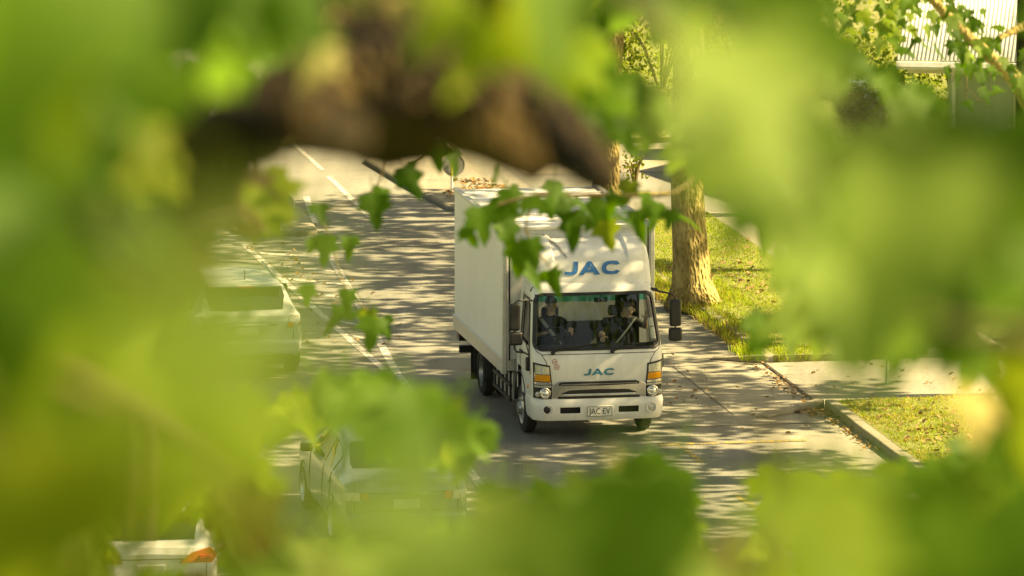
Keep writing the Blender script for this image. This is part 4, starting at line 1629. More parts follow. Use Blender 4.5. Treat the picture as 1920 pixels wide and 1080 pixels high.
# ================================================================== SIGNS AND POST
def keep_sign(x, y, label):
    root = thing('round_sign', label, 'road sign', gp(x, y, .075), YAW + R(4), 'round signs on the traffic islands')
    q = MB()
    q.tube([(0, 0, 0), (0, 0, .26)], .022, 10)
    q.build('post_foot', M['post_white'], root)
    q = MB()
    q.tube([(0, 0, .26), (0, 0, .52)], .020, 10)
    q.build('post', M['post_yellow'], root)
    q = MB()
    q.lathe((.045, .035, .46), (0, -1, 0), [(-.004, 0), (-.004, .212), (.004, .212), (.004, 0)], 36)
    d = q.build('sign_disc', M['sign_back'], root)
    q = MB()
    q.lathe((.045, .035, .46), (0, -1, 0), [(-.007, .205), (-.007, .215), (.009, .215), (.009, .205)], 36)
    q.build('disc_rim', M['alu'], d)
    q = MB()
    q.box((.02, .02, .33), (.12, .012, .02))
    q.build('bracket', M['alu'], root)
    return root


keep_sign(847, 356, 'grey back of a round sign on a short post at the leaf-strewn island')
keep_sign(526, 432, 'grey back of a round sign on the island left of the truck')
root = thing('marker_post', 'thin white marker post standing in the driveway mouth', 'post', gp(1662, 720, .012), 0)
q = MB()
q.tube([(0, 0, 0), (.012, 0, .42), (.02, 0, .80)], [.024, .020, .018], 10)
q.build('shaft', M['post_white'], root)
q = MB()
q.lathe((.02, 0, .80), (0, 0, 1), [(0, .02), (.015, .018), (.024, 0)], 10)
q.build('cap', M['alu'], root)

# ================================================================== HOUSE beyond the gardens
HP = gp(1775, 372)
HY = R(-8)
house = thing('house', 'pale green house with white corrugated roof at the top right', 'house', HP, HY)
HWD, HDP, HEV = 9.0, 7.0, 2.62
q = MB()
q.box((HWD / 2, HDP / 2, HEV / 2), (HWD, HDP, HEV))
q.build('wall', M['wallp'], house, smooth=False)
q = MB()
q.tube([(.12, -.55, HEV - .14), (.12, -.3, HEV - .35), (.12, -.07, HEV - .45), (.12, -.07, .1)], .04, 8)
q.build('downpipe', M['roof'], house)
q = MB()
N_ = 560
pitch = .42
rows = []
for j in range(2):
    for i in range(N_ + 1):
        x = -.9 + (HWD + 1.5) * i / N_
        yy = -.55 + j * 4.4
        rows.append((x, yy, HEV + .0 + (yy + .55) * pitch + 0.011 * math.sin(i * math.pi / 2 * 1.0)))
q.add(rows, [(i, i + 1, N_ + 2 + i, N_ + 1 + i) for i in range(N_)])
rows2 = []
for j in range(2):
    for i in range(N_ + 1):
        x = -.9 + (HWD + 1.5) * i / N_
        yy = 3.85 + j * 4.0
        rows2.append((x, yy, HEV + 4.4 * pitch - j * 4.0 * pitch + 0.011 * math.sin(i * math.pi / 2)))
q.add(rows2, [(i, i + 1, N_ + 2 + i, N_ + 1 + i) for i in range(N_)])
q.build('roof', M['roof'], house, solid=.012, angle=80)
q = MB()
pr = [(-.62, HEV - .10), (-.55, HEV - .02), (-.66, HEV - .02), (-.70, HEV - .10), (-.66, HEV - .16), (-.56, HEV - .16)]
q.prism([(-.9, a, b) for a, b in pr], (HWD + 1.5, 0, 0))
q.build('gutter', M['roof'], house)
q = MB()
q.box((HWD / 2, -.50, HEV - .16), (HWD + 1.4, .03, .16))
q.build('fascia', M['trim'], house, smooth=False)
for wx, ww in ((1.72, .9), (5.5, 1.6)):
    q = MB()
    for (cx, cz, sx_, sz_) in ((wx, 2.1, ww, .09), (wx - ww / 2, 1.4, .09, 1.45), (wx + ww / 2, 1.4, .09, 1.45), (wx, .7, ww + .2, .08)):
        q.box((cx, -.05, cz), (sx_, .09, sz_))
    fr = q.build('window_frame', M['trim'], house, smooth=False)
    q = MB()
    q.box((wx, -.04, 1.4), (ww - .08, .02, 1.36))
    q.build('pane', M['glass_dark'], fr, smooth=False)


# ================================================================== TREES, SHRUBS
def leafcloud(mb_, rnd, centers, per, spread, size, up=.5):
    """many small leaf faces gathered in clumps"""
    for c in centers:
        for _ in range(per):
            p = Vector(c) + Vector((rnd.gauss(0, 1), rnd.gauss(0, 1), rnd.gauss(0, .8))) * spread
            n = Vector((rnd.gauss(0, 1), rnd.gauss(0, 1), rnd.gauss(0, 1) + up * 2)).normalized()
            a = n.orthogonal().normalized()
            a = (Matrix.Rotation(rnd.uniform(0, 6.28), 3, n) @ a)
            b = n.cross(a)
            k = size * rnd.uniform(.6, 1.3)
            mb_.add([p - a * k * .5, p - b * k * .42 + a * k * .02 + n * k * .06, p + a * k * .6 - n * k * .05, p + b * k * .42 + n * k * .06], [(0, 1, 2), (0, 2, 3)])


def street_tree(loc, label, r0, hb, ht, cr, seed, nclump=170, per=46, lsize=.25, lean=(0, 0), name='plane_tree', group=None, spread=.34, bark='bark', cc=(0, 0)):
    rnd = random.Random(seed)
    root = thing(name, label, 'tree', loc, 0, group)
    q = MB()
    n = 26
    pts, rad = [], []
    top = hb + (ht - hb) * .55
    for i in range(n + 1):
        f = i / n
        z = -.05 + top * f
        pts.append((lean[0] * f + .10 * math.sin(f * 5 + seed), lean[1] * f + .06 * math.cos(f * 4 + seed), z))
        flare = .5 * math.exp(-z / .28) + .12 * math.exp(-z / 1.2)
        rad.append(r0 * (1 - .62 * f) * (1 + flare))
    q.tube(pts, rad, 28, wob=.13, seed=seed)
    q.build('trunk', M[bark], root, angle=180)
    centers = []
    for k in range(9):
        a = 2 * math.pi * k / 9 + rnd.uniform(-.3, .3)
        f = rnd.uniform(.42, .98)
        i = int(f * n)
        p0 = Vector(pts[i])
        ln = cr * rnd.uniform(.6, 1.0)
        e = Vector((cc[0], cc[1], 0)) * .6 + Vector((math.cos(a) * ln, math.sin(a) * ln, hb + (ht - hb) * rnd.uniform(.35, .9)))
        e.z = max(e.z, p0.z + .6)
        md = (p0 + e) / 2 + Vector((0, 0, rnd.uniform(.1, .7)))
        q = MB()
        q.tube([p0, p0 * .7 + md * .3, md, md * .4 + e * .6, e], [rad[i] * .55, rad[i] * .42, rad[i] * .3, rad[i] * .2, .02], 8, wob=.15, seed=seed + k)
        q.build('limb', M[bark], root, angle=180)
    q = MB()
    ctr = Vector((lean[0] + cc[0], lean[1] + cc[1], (hb + ht) / 2))
    while len(centers) < nclump:
        v = Vector((rnd.uniform(-1, 1), rnd.uniform(-1, 1), rnd.uniform(-1, 1)))
        if .30 < v.length < 1 and noise.noise(v * 2.2 + Vector((seed, 0, 0))) > -.12:
            centers.append(ctr + Vector((v.x * cr, v.y * cr, v.z * (ht - hb) / 2)))
    leafcloud(q, rnd, centers, per, spread, lsize)
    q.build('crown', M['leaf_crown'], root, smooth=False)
    return root


TP = gp(1297, 567, .115)
street_tree(TP, 'thick sunlit plane tree trunk on the grass verge just right of the truck', .30, 6.0, 12.5, 4.6, 3, 60)
TP2 = gp(1146, 392, .1)
street_tree(TP2, 'plane tree trunk behind the truck box at the side street corner', .22, 5.5, 12, 4.6, 5, 60)
street_tree(W(39, 6.6, .1), 'plane tree on the far verge beyond the side street', .30, 5.0, 12, 4.8, 7, 55)
street_tree(W(-6.5, 6.7, .1), 'plane tree on the near verge, its unseen crown shifted over the street for the windscreen reflection', .28, 9.4, 20.5, 6.2, 9, 240, cc=tuple((W(-11, 1.2) - W(-6.5, 6.7))[:2]))  # crown moved over the street to darken the windscreen's reflection
street_tree(W(-16, 7.0, .1), 'plane tree furthest down the near verge, crown above the picture', .28, 9.4, 15.5, 4.4, 15, 60)
street_tree(W(52, 7.0, .1), 'distant plane tree along the street', .30, 4.5, 12, 5.0, 17, 60)
SHADE_TREES = [(-15, 15.5, 11.0, 19, 4.8, 'added shade tree nearest the camera on the right'), (-7.5, 14.5, 10, 17, 4.4, 'added shade tree right of the near verge'), (-.5, 15.5, 9.6, 17.5, 4.6, 'added shade tree right of the near driveway edge'),
      (5.5, 14.8, 9.6, 16.5, 4.2, 'added shade tree standing right of the driveway'), (12, 15.2, 9.8, 17, 4.6, 'added shade tree behind the footpath'), (19, 15, 9.8, 17, 4.2, 'added shade tree between the footpath and the house'), (34, 16, 8, 16, 4.4, 'added shade tree beyond the side street')]
for k, (s, t, hb, ht, cr, lb) in enumerate(SHADE_TREES):  # trees added with crowns out of view, to shade street and truck
    street_tree(W(s, t, 0), lb, .24, hb, ht, cr, [111, 112, 213, 114, 115, 116, 117][k], [135, 130, 125, 105, 90, 85, 82][k])
for k, (s, t, hb) in enumerate(((-12, -11.5, 9.2), (4, -12, 7.5), (20, -12, 6), (36, -12, 5), (52, -12, 4))):
    street_tree(W(s, t, 0), ['plane tree across the street nearest the silver sedan', 'plane tree across the street beside the white hatchback', 'plane tree across the street level with the island',
                             'plane tree across the street beyond the island', 'plane tree furthest along the left side of the street'][k], .28, hb, hb + 7, 4.6, 30 + k, 60)


def shrub(loc, label, r, h, seed, n=60, per=22, lsize=.10, m='leaf_bush', name='shrub', group=None):
    rnd = random.Random(seed)
    root = thing(name, label, 'shrub', loc, 0, group)
    q = MB()
    cs = []
    for k in range(7):
        a = 6.283 * k / 7 + rnd.uniform(-.3, .3)
        e = Vector((math.cos(a) * r * .6, math.sin(a) * r * .6, h * rnd.uniform(.5, .85)))
        q.tube([(0, 0, -.03), e * .5 + Vector((0, 0, h * .12)), e], [.03, .02, .008], 6)
    tag(q.build('stem', M['twig'], root), kind='stuff')
    while len(cs) < n:
        v = Vector((rnd.uniform(-1, 1), rnd.uniform(-1, 1), rnd.uniform(-1, 1)))
        if v.length < 1 and noise.noise(v * 2.0 + Vector((seed, 2, 0))) > -.2:
            cs.append(Vector((v.x * r, v.y * r, h * .52 + v.z * h * .48)))
    q = MB()
    leafcloud(q, rnd, cs, per, min(.22, r * .2), lsize, .4)
    q.build('foliage', M[m], root, smooth=False)
    return root


shr = [(1625, 300, 1.1, 1.9, 'leafy shrub with pale tips in front of the white car'), (1540, 300, 1.0, 1.7, 'leafy shrub between the white car and the footpath'), (1600, 250, 1.5, 2.6, 'bushy yellow-green shrub left of the house'), (1705, 335, 1.0, 1.3, 'low shrub against the pale green wall'), (1880, 345, 1.1, 1.5, 'rounded shrub in front of the house window'),
       (1480, 205, 1.6, 3.0, 'tall dense shrub between the trunk and the house'), (1390, 190, 1.3, 2.6, 'shrub beside the large street tree trunk'), (1560, 330, .9, 1.4, 'small shrub with pale flowers before the garden'),
       (1240, 175, 1.5, 2.4, 'shrub across the side street behind the truck'), (1130, 170, 1.6, 2.6, 'wide shrub at the far side street corner'), (1790, 200, 1.4, 3.2, 'tall shrub rising above the white roof edge')]
for k, (x, y, r, h, lb) in enumerate(shr):
    shrub(gp(x, y), lb, r, h, 60 + k, 75 if r > 1 else 50)
for k in range(9):
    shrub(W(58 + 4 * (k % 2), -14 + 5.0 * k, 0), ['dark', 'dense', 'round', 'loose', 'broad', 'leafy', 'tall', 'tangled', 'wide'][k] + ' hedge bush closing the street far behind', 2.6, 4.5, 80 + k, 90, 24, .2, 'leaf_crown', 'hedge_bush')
shrub(gp(1190, 345, .1), 'thin leggy sapling with red-tinged leaves in the pale apron', .28, .75, 95, 16, 7, .07, 'leaf_bush', 'sapling')


# ================================================================== LEAVES BETWEEN CAMERA AND STREET
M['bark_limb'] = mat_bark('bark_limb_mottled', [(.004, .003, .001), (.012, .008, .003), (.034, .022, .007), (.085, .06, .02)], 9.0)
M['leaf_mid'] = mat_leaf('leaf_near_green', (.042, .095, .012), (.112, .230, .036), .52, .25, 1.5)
M['leaf_dark'] = mat_leaf('leaf_near_deep_green', (.026, .066, .008), (.058, .145, .010), .45, .3, 1.5)  # deep green that also stands in for near leaves in shade
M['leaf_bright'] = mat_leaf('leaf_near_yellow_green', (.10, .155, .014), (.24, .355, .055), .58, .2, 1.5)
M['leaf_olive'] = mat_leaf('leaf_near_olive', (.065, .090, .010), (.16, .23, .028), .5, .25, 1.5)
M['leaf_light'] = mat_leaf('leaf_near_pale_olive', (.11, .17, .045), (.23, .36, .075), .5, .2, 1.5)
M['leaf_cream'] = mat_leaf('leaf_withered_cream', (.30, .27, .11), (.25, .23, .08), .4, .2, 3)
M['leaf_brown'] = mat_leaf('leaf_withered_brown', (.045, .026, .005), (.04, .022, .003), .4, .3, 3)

HALF = [(0, 0), (.20, -.05), (.46, .04), (.36, .18), (.56, .42), (.34, .44), (.22, .52), (.17, .76), (0, 1.0)]


def leaf_mesh(name, m, fold, droop, cup, seed):
    rnd = random.Random(seed)
    out = [Vector((x * rnd.uniform(.78, 1.2), y + rnd.uniform(-.04, .04), 0)) for x, y in HALF] + [Vector((-x * rnd.uniform(.78, 1.2), y + rnd.uniform(-.04, .04), 0)) for x, y in HALF[-2:0:-1]]
    n = len(out)
    pts = [Vector((0, .36, 0))] + [Vector((0, .36, 0)) * .5 + q * .5 for q in out] + out
    pts += [Vector((.02, -.55, 0)), Vector((.05, -.53, 0)), Vector((.018, .02, 0)), Vector((-.018, .02, 0))]

    def bend(q):
        r = abs(q.x)
        return Vector((q.x, q.y - .42, fold * r + cup * (r * r + (q.y - .36) ** 2) - droop * max(0, q.y) ** 2 + .03 * math.sin(q.x * 9 + seed)))
    vv = [bend(q) for q in pts]
    ff = [(0, 1 + i, 1 + (i + 1) % n) for i in range(n)] + [(1 + i, 1 + n + i, 1 + n + (i + 1) % n, 1 + (i + 1) % n) for i in range(n)]
    k = 1 + 2 * n
    ff.append((k, k + 1, k + 2, k + 3))
    me = bpy.data.meshes.new(name)
    me.from_pydata(vv, [], ff)
    me.materials.append(m)
    me.polygons.foreach_set('use_smooth', [True] * len(me.polygons))
    return me


LEAFM = {}
for key in ('mid', 'dark', 'bright', 'olive', 'light', 'cream', 'brown'):
    LEAFM[key] = [leaf_mesh('leaf_' + key, M['leaf_' + key], fo, dr, cu, k) for k, (fo, dr, cu) in enumerate(((.22, .25, -.1), (-.12, .45, .15), (.1, .1, -.45), (.35, .55, -.2), (-.3, .2, .3)))]
LRND = random.Random(5)
MASS = None


def leaf(parent, p, size, tone, nrm=None, tip=None, jit=.45):
    me = LRND.choice(LEAFM[tone])
    o = bpy.data.objects.new('leaf', me)
    COL.objects.link(o)
    to_cam = (Vector((0, 0, H)) - p).normalized()
    n = Vector(nrm) if nrm else to_cam * .75 + Vector((.25, 0, .55))
    n = (n + Vector((LRND.gauss(0, jit), LRND.gauss(0, jit), LRND.gauss(0, jit)))).normalized()
    t = Vector(tip) if tip else Vector((LRND.gauss(0, .7), LRND.gauss(0, .3), -1))
    t = (t - n * t.dot(n)).normalized()
    x = t.cross(n)
    if MASS is not None:
        MASS.append((tone, me, Matrix((x, t, n)).transposed() * 1.0, Vector(p) - Vector(parent.location), size))
        bpy.data.objects.remove(o)
        return None
    mtx = Matrix((x, t, n)).transposed().to_4x4()
    mtx.translation = p
    o.parent = parent
    o.matrix_world = Matrix.Translation(Vector(parent.location)).inverted() @ (mtx @ Matrix.Scale(size, 4))
    return o


# ---- the near plane tree the camera looks through
NT = at(-1700, 700, 12)
near = thing('near_plane_tree', 'near plane tree whose blurred leaves and dark limb frame the whole view', 'tree', Vector((NT.x, NT.y, 0)))


def local(root, p):
    return Vector(p) - Vector(root.location)


q = MB()
q.tube([(0, 0, -.1), (.05, 0, 4), (.1, 0, 9), (.15, .05, 13), (.2, .1, 15.6), (.1, .1, 19)], [.42, .32, .28, .25, .2, .08], 20, wob=.1)
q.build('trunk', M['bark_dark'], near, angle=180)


def limb(root, pix, m, name='limb', n=12, wob=.16, seed=0.0):
    """pix: picture position, distance, thickness in picture pixels"""
    q_ = MB()
    pts, rad = [], []
    for i in range(len(pix) - 1):
        for k in range(4):
            f = k / 4
            a, b = pix[i], pix[i + 1]
            pre, nxt = pix[max(0, i - 1)], pix[min(len(pix) - 1, i + 2)]
            v = [.5 * ((2 * a[j]) + (b[j] - pre[j]) * f + (2 * pre[j] - 5 * a[j] + 4 * b[j] - nxt[j]) * f * f + (3 * a[j] - pre[j] - 3 * b[j] + nxt[j]) * f ** 3) for j in range(4)]
            pts.append(local(root, at(v[0], v[1], v[2])))
            rad.append(max(.002, v[3] * v[2] / F / 2))
    a = pix[-1]
    pts.append(local(root, at(*a[:3])))
    rad.append(max(.002, a[3] * a[2] / F / 2))
    q_.tube(pts, rad, n, wob=wob, seed=seed)
    return q_.build(name, m, root, angle=180)


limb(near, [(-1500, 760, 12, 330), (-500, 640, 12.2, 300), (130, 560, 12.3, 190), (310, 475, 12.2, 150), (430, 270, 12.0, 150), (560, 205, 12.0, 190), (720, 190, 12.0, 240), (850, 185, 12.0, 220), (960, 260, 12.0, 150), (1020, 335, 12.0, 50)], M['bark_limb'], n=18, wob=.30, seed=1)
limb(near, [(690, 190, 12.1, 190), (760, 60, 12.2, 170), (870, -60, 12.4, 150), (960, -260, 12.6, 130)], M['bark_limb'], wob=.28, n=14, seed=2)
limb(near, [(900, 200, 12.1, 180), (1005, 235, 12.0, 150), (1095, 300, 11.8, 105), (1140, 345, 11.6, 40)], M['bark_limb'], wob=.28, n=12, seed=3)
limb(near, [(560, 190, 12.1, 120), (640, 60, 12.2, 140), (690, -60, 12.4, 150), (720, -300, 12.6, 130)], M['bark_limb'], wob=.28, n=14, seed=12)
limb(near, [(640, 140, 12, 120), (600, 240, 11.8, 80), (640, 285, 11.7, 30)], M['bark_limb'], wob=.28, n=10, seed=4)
limb(near, [(800, 70, 10.5, 8), (790, 140, 10.4, 10), (745, 170, 10.3, 13), (730, 225, 10.2, 8)], M['bark_dark'], 'twig', 8, seed=5)
limb(near, [(590, 190, 11, 34), (545, 260, 11, 26), (500, 300, 11, 16)], M['twig'], 'twig', 8, seed=6)
limb(near, [(330, 470, 11.5, 60), (380, 420, 11.4, 40), (470, 400, 11.2, 20)], M['twig'], 'twig', 8, seed=7)
for k, pix in enumerate(([(1440, 760, 7, 34), (1445, 880, 7, 30), (1440, 1010, 7, 26), (1430, 1120, 7, 22)], [(240, 720, 8, 22), (260, 860, 8, 26), (250, 1000, 8, 30), (240, 1120, 8, 30)],
                         [(1100, -60, 8, 40), (1300, 80, 7, 32), (1560, 200, 6, 26), (1950, 300, 5, 22)], [(-60, 620, 6, 40), (200, 760, 6, 34), (420, 900, 6, 28), (640, 1120, 6, 20)], [(1980, 640, 6, 30), (1700, 600, 6, 24), (1500, 560, 6, 14)])):
    limb(near, pix, M['twig'], 'twig', 7, seed=8 + k)

# unseen leaf clumps added above and right of the view to shade these leaves
cq = MB()
crnd = random.Random(77)
cc_ = []
for k in range(30):
    d = crnd.uniform(3.5, 12.5)
    c = at(crnd.uniform(-100, 2020), crnd.uniform(-60, 1140), d) + sd * crnd.uniform(2.2, 4.2)
    cc_.append(local(near, c))
leafcloud(cq, crnd, cc_, 12, .17, .17, .6)
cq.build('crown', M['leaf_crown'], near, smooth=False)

M['bark_brown'] = mat_bark('bark_brown_mottled', [(.010, .006, .002), (.04, .025, .008), (.085, .055, .018), (.15, .105, .04)], 14.0)
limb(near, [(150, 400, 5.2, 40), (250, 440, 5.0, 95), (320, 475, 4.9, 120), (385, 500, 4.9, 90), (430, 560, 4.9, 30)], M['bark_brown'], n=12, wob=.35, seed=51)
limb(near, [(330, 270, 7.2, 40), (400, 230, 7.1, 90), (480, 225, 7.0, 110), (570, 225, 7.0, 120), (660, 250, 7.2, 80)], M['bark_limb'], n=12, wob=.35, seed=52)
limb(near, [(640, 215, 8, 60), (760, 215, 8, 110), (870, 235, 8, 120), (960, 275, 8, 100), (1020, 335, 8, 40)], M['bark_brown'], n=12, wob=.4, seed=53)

GAPS = [
    [(575, 345), (680, 290), (880, 268), (930, 330), (1010, 352), (1100, 350), (1150, 290), (1185, 262), (1240, 275), (1268, 335), (1392, 345), (1405, 430), (1455, 470), (1460, 570), (1395, 610), (1390, 660), (1480, 640), (1590, 675), (1700, 675),
     (1850, 725), (1830, 810), (1760, 870), (1570, 885), (1425, 865), (1415, 1040), (1335, 1060), (1305, 960), (1295, 875), (1200, 850), (1140, 905), (890, 915), (880, 865), (950, 830), (885, 790), (820, 735), (745, 715), (690, 700), (600, 720), (560, 745), (360, 735),
     (330, 560), (395, 510), (480, 450), (550, 400)],
    [(225, 965), (370, 950), (425, 1090), (225, 1090)],
    [(530, 820), (640, 805), (720, 850), (880, 880), (895, 970), (820, 1010), (660, 1040), (560, 1010), (530, 940)],
    [(1545, -40), (1925, -40), (1930, 245), (1790, 250), (1740, 165), (1680, 140), (1590, 90)],
    [(1265, 45), (1385, 45), (1385, 180), (1265, 180)],
    [(1235, 190), (1285, 190), (1285, 245), (1235, 245)],
    [(1140, 60), (1210, 60), (1290, 130), (1290, 165), (1140, 130)],
    [(1560, 165), (1650, 165), (1660, 255), (1570, 260)],
    [(570, 340), (540, 330), (370, 320), (360, 190), (540, 165), (590, 120), (650, 40), (690, -20), (780, -20), (880, 90), (960, 150), (1040, 200), (1110, 300), (1050, 350), (990, 340), (900, 290), (700, 300)],
    [(215, 400), (390, 390), (470, 440), (420, 545), (250, 530)],
]
TONES = ['GBDGGGNNBDDGGGGG',  # leaf tone per picture cell; lit and shaded areas are put into the colour
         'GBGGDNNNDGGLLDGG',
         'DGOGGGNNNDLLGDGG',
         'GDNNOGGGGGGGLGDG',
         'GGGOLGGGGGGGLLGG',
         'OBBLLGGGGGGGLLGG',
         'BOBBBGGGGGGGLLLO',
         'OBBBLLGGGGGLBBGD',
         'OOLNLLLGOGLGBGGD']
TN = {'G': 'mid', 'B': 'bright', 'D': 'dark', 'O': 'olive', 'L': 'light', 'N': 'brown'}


def gapdist(x, y):
    """distance to the nearest opening in the foliage, negative inside one"""
    best = 1e9
    for poly in GAPS:
        ins = False
        dm = 1e9
        for i in range(len(poly)):
            (x0, y0), (x1, y1) = poly[i], poly[(i + 1) % len(poly)]
            if (y0 > y) != (y1 > y) and x < (x1 - x0) * (y - y0) / (y1 - y0) + x0:
                ins = not ins
            L2 = (x1 - x0) ** 2 + (y1 - y0) ** 2
            t = max(0, min(1, ((x - x0) * (x1 - x0) + (y - y0) * (y1 - y0)) / L2))
            dm = min(dm, math.hypot(x - x0 - t * (x1 - x0), y - y0 - t * (y1 - y0)))
        best = min(best, -dm if ins else dm)
    return best


CELL = 24
GX, GY = range(-4, 84), range(-4, 49)
cov = {(i, j): 0 for i in GX for j in GY}
gd = {(i, j): gapdist(i * CELL + 12, j * CELL + 12) for i in GX for j in GY}
order = [k for k in cov if gd[k] > 14]
LRND.shuffle(order)
order.sort(key=lambda k: -min(gd[k], 160) // 40)
nleaf = 0
for want in (1, 2, 3):
    for (i, j) in order:
        if cov[(i, j)] >= want:
            continue
        if nleaf > 240 and MASS is None:
            MASS = []                                    # past the limit: the rest joined as one part
        x, y = i * CELL + 12 + LRND.uniform(-10, 10), j * CELL + 12 + LRND.uniform(-10, 10)
        room = gd[(i, j)]
        size = LRND.uniform(.15, .21)
        d = (LRND.uniform(3.8, 6) if LRND.random() < .3 else LRND.uniform(6, 10.5)) if want < 3 else LRND.uniform(8, 13)
        while .40 * size * F / d + 230 * (1 / d - .01) > room + 14 and d < 24:
            d *= 1.06
        while .40 * size * F / d + 230 * (1 / d - .01) > room + 14 and size > .05:
            size *= .94
        rpx = .40 * size * F / d
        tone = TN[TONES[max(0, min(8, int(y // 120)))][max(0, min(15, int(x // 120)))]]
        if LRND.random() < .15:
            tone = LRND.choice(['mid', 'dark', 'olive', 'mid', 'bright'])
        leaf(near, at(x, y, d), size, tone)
        nleaf += 1
        for a in range(-18, 19):
            for b in range(-18, 19):
                if math.hypot(a, b) * CELL < rpx * .95 and (i + a, j + b) in cov:
                    cov[(i + a, j + b)] += 1
mass = MB()
tk = list(TN.values())
for (tone, me, rt, p, size) in MASS or []:
    mass.add([p + rt @ (v.co * size) for v in me.vertices], [tuple(f.vertices) for f in me.polygons], tk.index(tone))
MASS = None
if mass.v:
    tag(mass.build('foliage', [M['leaf_' + k] for k in tk], near), kind='stuff')
print('near leaves', nleaf)
# single leaves that stand out, and the small near ones that veil the parked cars
FEAT = [(130, 150, 5, .10, 'bright'), (100, 60, 5, .12, 'bright'), (590, 85, 10.5, .10, 'cream'), (600, 120, 10.8, .085, 'cream'), (545, 250, 11, .05, 'cream'), (840, 40, 7.5, .10, 'bright'), (905, 100, 7.6, .085, 'bright'),
        (940, 25, 9, .07, 'olive'), (985, 30, 9.5, .06, 'cream'), (760, 15, 9, .06, 'cream'), (1350, 225, 6, .11, 'light'), (1420, 300, 6.0, .13, 'light'), (1420, 180, 5, .16, 'light'), (1385, 420, 9, .08, 'dark'),
        (1590, 540, 5.5, .15, 'light'), (1700, 470, 4.6, .16, 'light'), (1215, 945, 4.2, .065, 'mid'), (1850, 330, 5, .13, 'mid'), (1835, 775, 9.5, .09, 'cream'), (1590, 955, 6.5, .13, 'bright'), (1560, 1030, 5, .14, 'bright'), (1385, 1045, 8, .075, 'cream'), (1345, 1090, 8, .07, 'cream'),
        (60, 1030, 8, .10, 'cream'), (1150, 860, 11, .028, 'cream'), (905, 245, 11, .014, 'olive'), (50, 960, 5, .15, 'olive'), (690, 790, 6, .14, 'mid'), (780, 830, 7, .10, 'dark'), (1000, 1035, 5, .09, 'light'), (1080, 940, 9, .06, 'mid')]
for (x, y, d, size, tone) in FEAT:
    leaf(near, at(x, y, d), size, tone, jit=.25)
VEIL = [(300, 470, 9, .075, 'brown'), (350, 495, 9, .06, 'brown'), (275, 445, 8.5, .06, 'brown'), (385, 470, 9.5, .05, 'brown'), (370, 630, 1.9, .055, 'light'), (500, 660, 2.0, .045, 'light'), (400, 740, 2.2, .08, 'bright'), (450, 560, 1.6, .036, 'light'), (800, 1000, 2.6, .060, 'light'), (270, 1010, 2.0, .045, 'olive'),
        (300, 465, 4.2, .055, 'brown'), (350, 500, 4.3, .045, 'brown'), (275, 440, 4.1, .045, 'dark'), (700, 985, 2.8, .055, 'light')]
for (x, y, d, size, tone) in VEIL:
    leaf(near, at(x, y, d), size, tone, jit=.2)

# ---- a drooping spray of leaves in mid air before the truck
MT = at(-2100, 400, 40)
midt = thing('drooping_plane_tree', 'plane tree with drooping leaf sprays hanging in front of the truck box', 'tree', Vector((MT.x, MT.y, 0)))
q = MB()
q.tube([(0, 0, -.1), (.1, 0, 4), (.2, 0, 9), (.4, .05, 13), (.6, .1, 16)], [.32, .26, .22, .16, .05], 18, wob=.1)
q.build('trunk', M['bark'], midt, angle=180)
limb(midt, [(-2010, 60, 40, 70), (-900, -150, 40, 60), (200, -190, 40, 46), (800, -150, 40, 34), (1300, -60, 40, 20), (1500, 60, 40, 8)], M['bark'], n=10, seed=21)
SPR = [(770, 338, 50, 72, 'dark'), (822, 292, 56, 50, 'dark'), (850, 296, 44, 52, 'dark'), (703, 392, 54, 70, 'dark'), (715, 368, 40, 40, 'dark'), (600, 396, 40, 44, 'dark'), (612, 468, 44, 66, 'dark'), (590, 462, 40, 50, 'dark'), (656, 460, 36, 44, 'dark'),
       (640, 588, 46, 70, 'dark'), (655, 560, 40, 44, 'dark'), (700, 622, 52, 72, 'dark'), (722, 608, 34, 44, 'dark'), (690, 600, 40, 50, 'olive'), (578, 552, 40, 40, 'dark'),
       (905, 418, 62, 76, 'dark'), (880, 438, 40, 56, 'dark'), (940, 402, 64, 60, 'dark'), (955, 440, 50, 70, 'dark'), (972, 480, 50, 76, 'dark'), (992, 505, 46, 66, 'dark'), (1000, 470, 50, 60, 'dark'), (1034, 520, 34, 66, 'dark'), (960, 372, 56, 44, 'dark'), (985, 385, 46, 60, 'mid'),
       (1015, 378, 44, 40, 'dark'), (1030, 392, 40, 46, 'dark'), (1060, 392, 56, 66, 'dark'), (1075, 425, 52, 80, 'dark'), (1098, 382, 56, 52, 'dark'), (1120, 398, 60, 58, 'dark'), (1138, 436, 48, 60, 'olive'), (1150, 380, 44, 46, 'dark'), (1172, 408, 60, 44, 'dark'),
       (1196, 412, 64, 50, 'dark'), (1232, 402, 60, 44, 'dark'), (1255, 410, 34, 44, 'dark'), (1292, 408, 44, 56, 'dark'), (1210, 380, 50, 40, 'dark'), (930, 340, 60, 50, 'dark'), (1040, 360, 46, 44, 'dark'), (1180, 360, 50, 44, 'olive')]
for (x, y, w_, h_, tone) in SPR:
    d = LRND.uniform(31, 40)
    leaf(midt, at(x, y, d), (w_ * .95 + h_) / 2 * d / F * 1.12, tone, nrm=(LRND.uniform(-.2, .4), -.85, LRND.uniform(.2, .7)), tip=(LRND.gauss(0, .5), 0, -1), jit=.38)
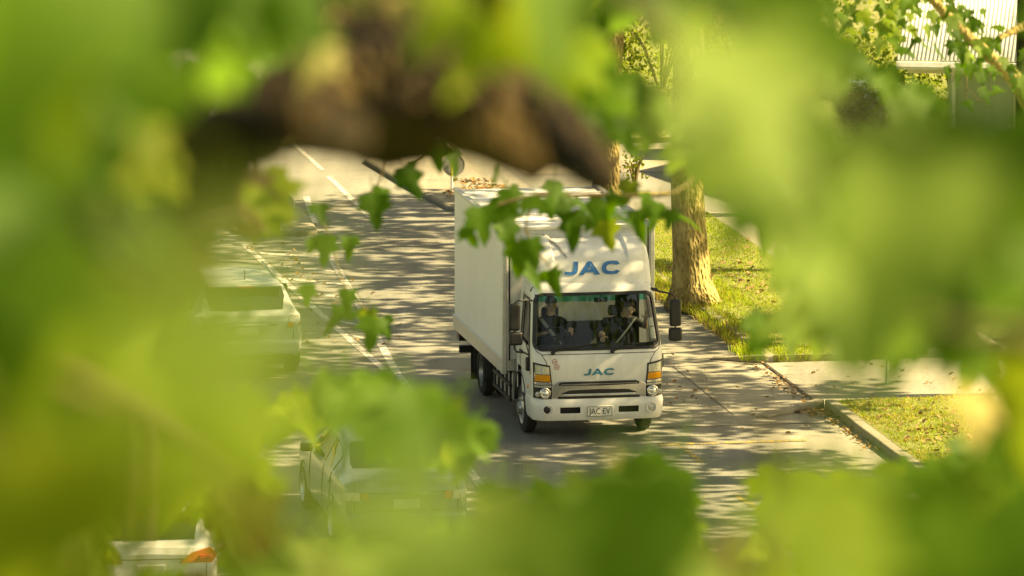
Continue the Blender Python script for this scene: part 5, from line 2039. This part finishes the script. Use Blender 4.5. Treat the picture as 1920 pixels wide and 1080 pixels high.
for k, pix in enumerate(([(1310, -40, 40, 9), (1320, 180, 37, 9), (1290, 345, 36, 8), (1160, 368, 36, 7), (1010, 366, 36, 7), (900, 395, 36, 5)], [(1010, 362, 40, 4), (985, 430, 40, 4), (1030, 500, 40, 3)], [(820, -130, 40, 8), (850, 120, 40, 6), (815, 270, 40, 5), (770, 310, 40, 3)],
                         [(700, -140, 40, 8), (720, 150, 40, 6), (712, 340, 40, 4), (600, 400, 40, 3)], [(600, 400, 40, 4), (620, 450, 40, 3), (650, 540, 40, 3), (700, 590, 40, 3)], [(1290, 340, 40, 4), (1285, 400, 40, 3)])):
    limb(midt, pix, M['twig'], 'twig', 6, .1, 40 + k)

# ---- the tree at the right edge of the picture
RT = at(1948, 600, 58)
rtree = thing('right_edge_tree', 'dark tree trunk with slanting pale branch at the right edge of the picture', 'tree', Vector((RT.x, RT.y, 0)))
q = MB()
q.tube([(0, 0, -.1), (.02, 0, 4), (0, 0, 8), (-.02, 0, 12), (.05, .1, 17)], [.34, .26, .22, .2, .08], 18, wob=.12)
q.build('trunk', M['bark_dark'], rtree, angle=180)
limb(rtree, [(1950, 220, 57.6, 44), (1905, 150, 57.2, 30), (1850, 100, 56.5, 24), (1790, 45, 56, 20), (1740, -10, 55.5, 18), (1660, -90, 55, 14)], M['bark'], n=10, seed=31)
limb(rtree, [(1950, 40, 57.6, 30), (1895, 60, 57.2, 14), (1870, 75, 57, 8)], M['bark'], n=8, seed=32)
limb(rtree, [(1815, 70, 56.3, 6), (1812, 150, 56.3, 3), (1810, 200, 56.3, 2)], M['twig'], 'twig', 5, .1, 33)
limb(rtree, [(1812, 165, 56.3, 2), (1840, 190, 56.3, 2), (1850, 180, 56.3, 2)], M['twig'], 'twig', 5, .1, 34)
RL = []
for k in range(70):
    f = LRND.random()
    x = 1900 - 190 * f + LRND.gauss(0, 26)
    y = 140 - 165 * f + LRND.gauss(0, 24) + 8
    RL.append((x, y, LRND.uniform(20, 34), LRND.choice(['mid', 'dark', 'light', 'light', 'mid'])))
for k in range(46):
    RL.append((LRND.uniform(1560, 1720), LRND.uniform(-20, 85), LRND.uniform(20, 36), LRND.choice(['bright', 'mid', 'light'])))
for (x, y) in ((1810, 125), (1822, 132), (1835, 128), (1800, 128), (1845, 138), (1818, 195), (1780, 135), (1700, 95), (1715, 78), (1740, 88), (1762, 95), (1785, 90), (1850, 175), (1840, 150)):
    RL.append((x, y, LRND.uniform(26, 40), 'dark'))
for (x, y, s, tone) in RL:
    d = LRND.uniform(53, 58)
    leaf(rtree, at(x, y, d), s * d / F, tone, nrm=(.3, -.6, .7), tip=(LRND.gauss(0, .4), 0, -1), jit=.35)
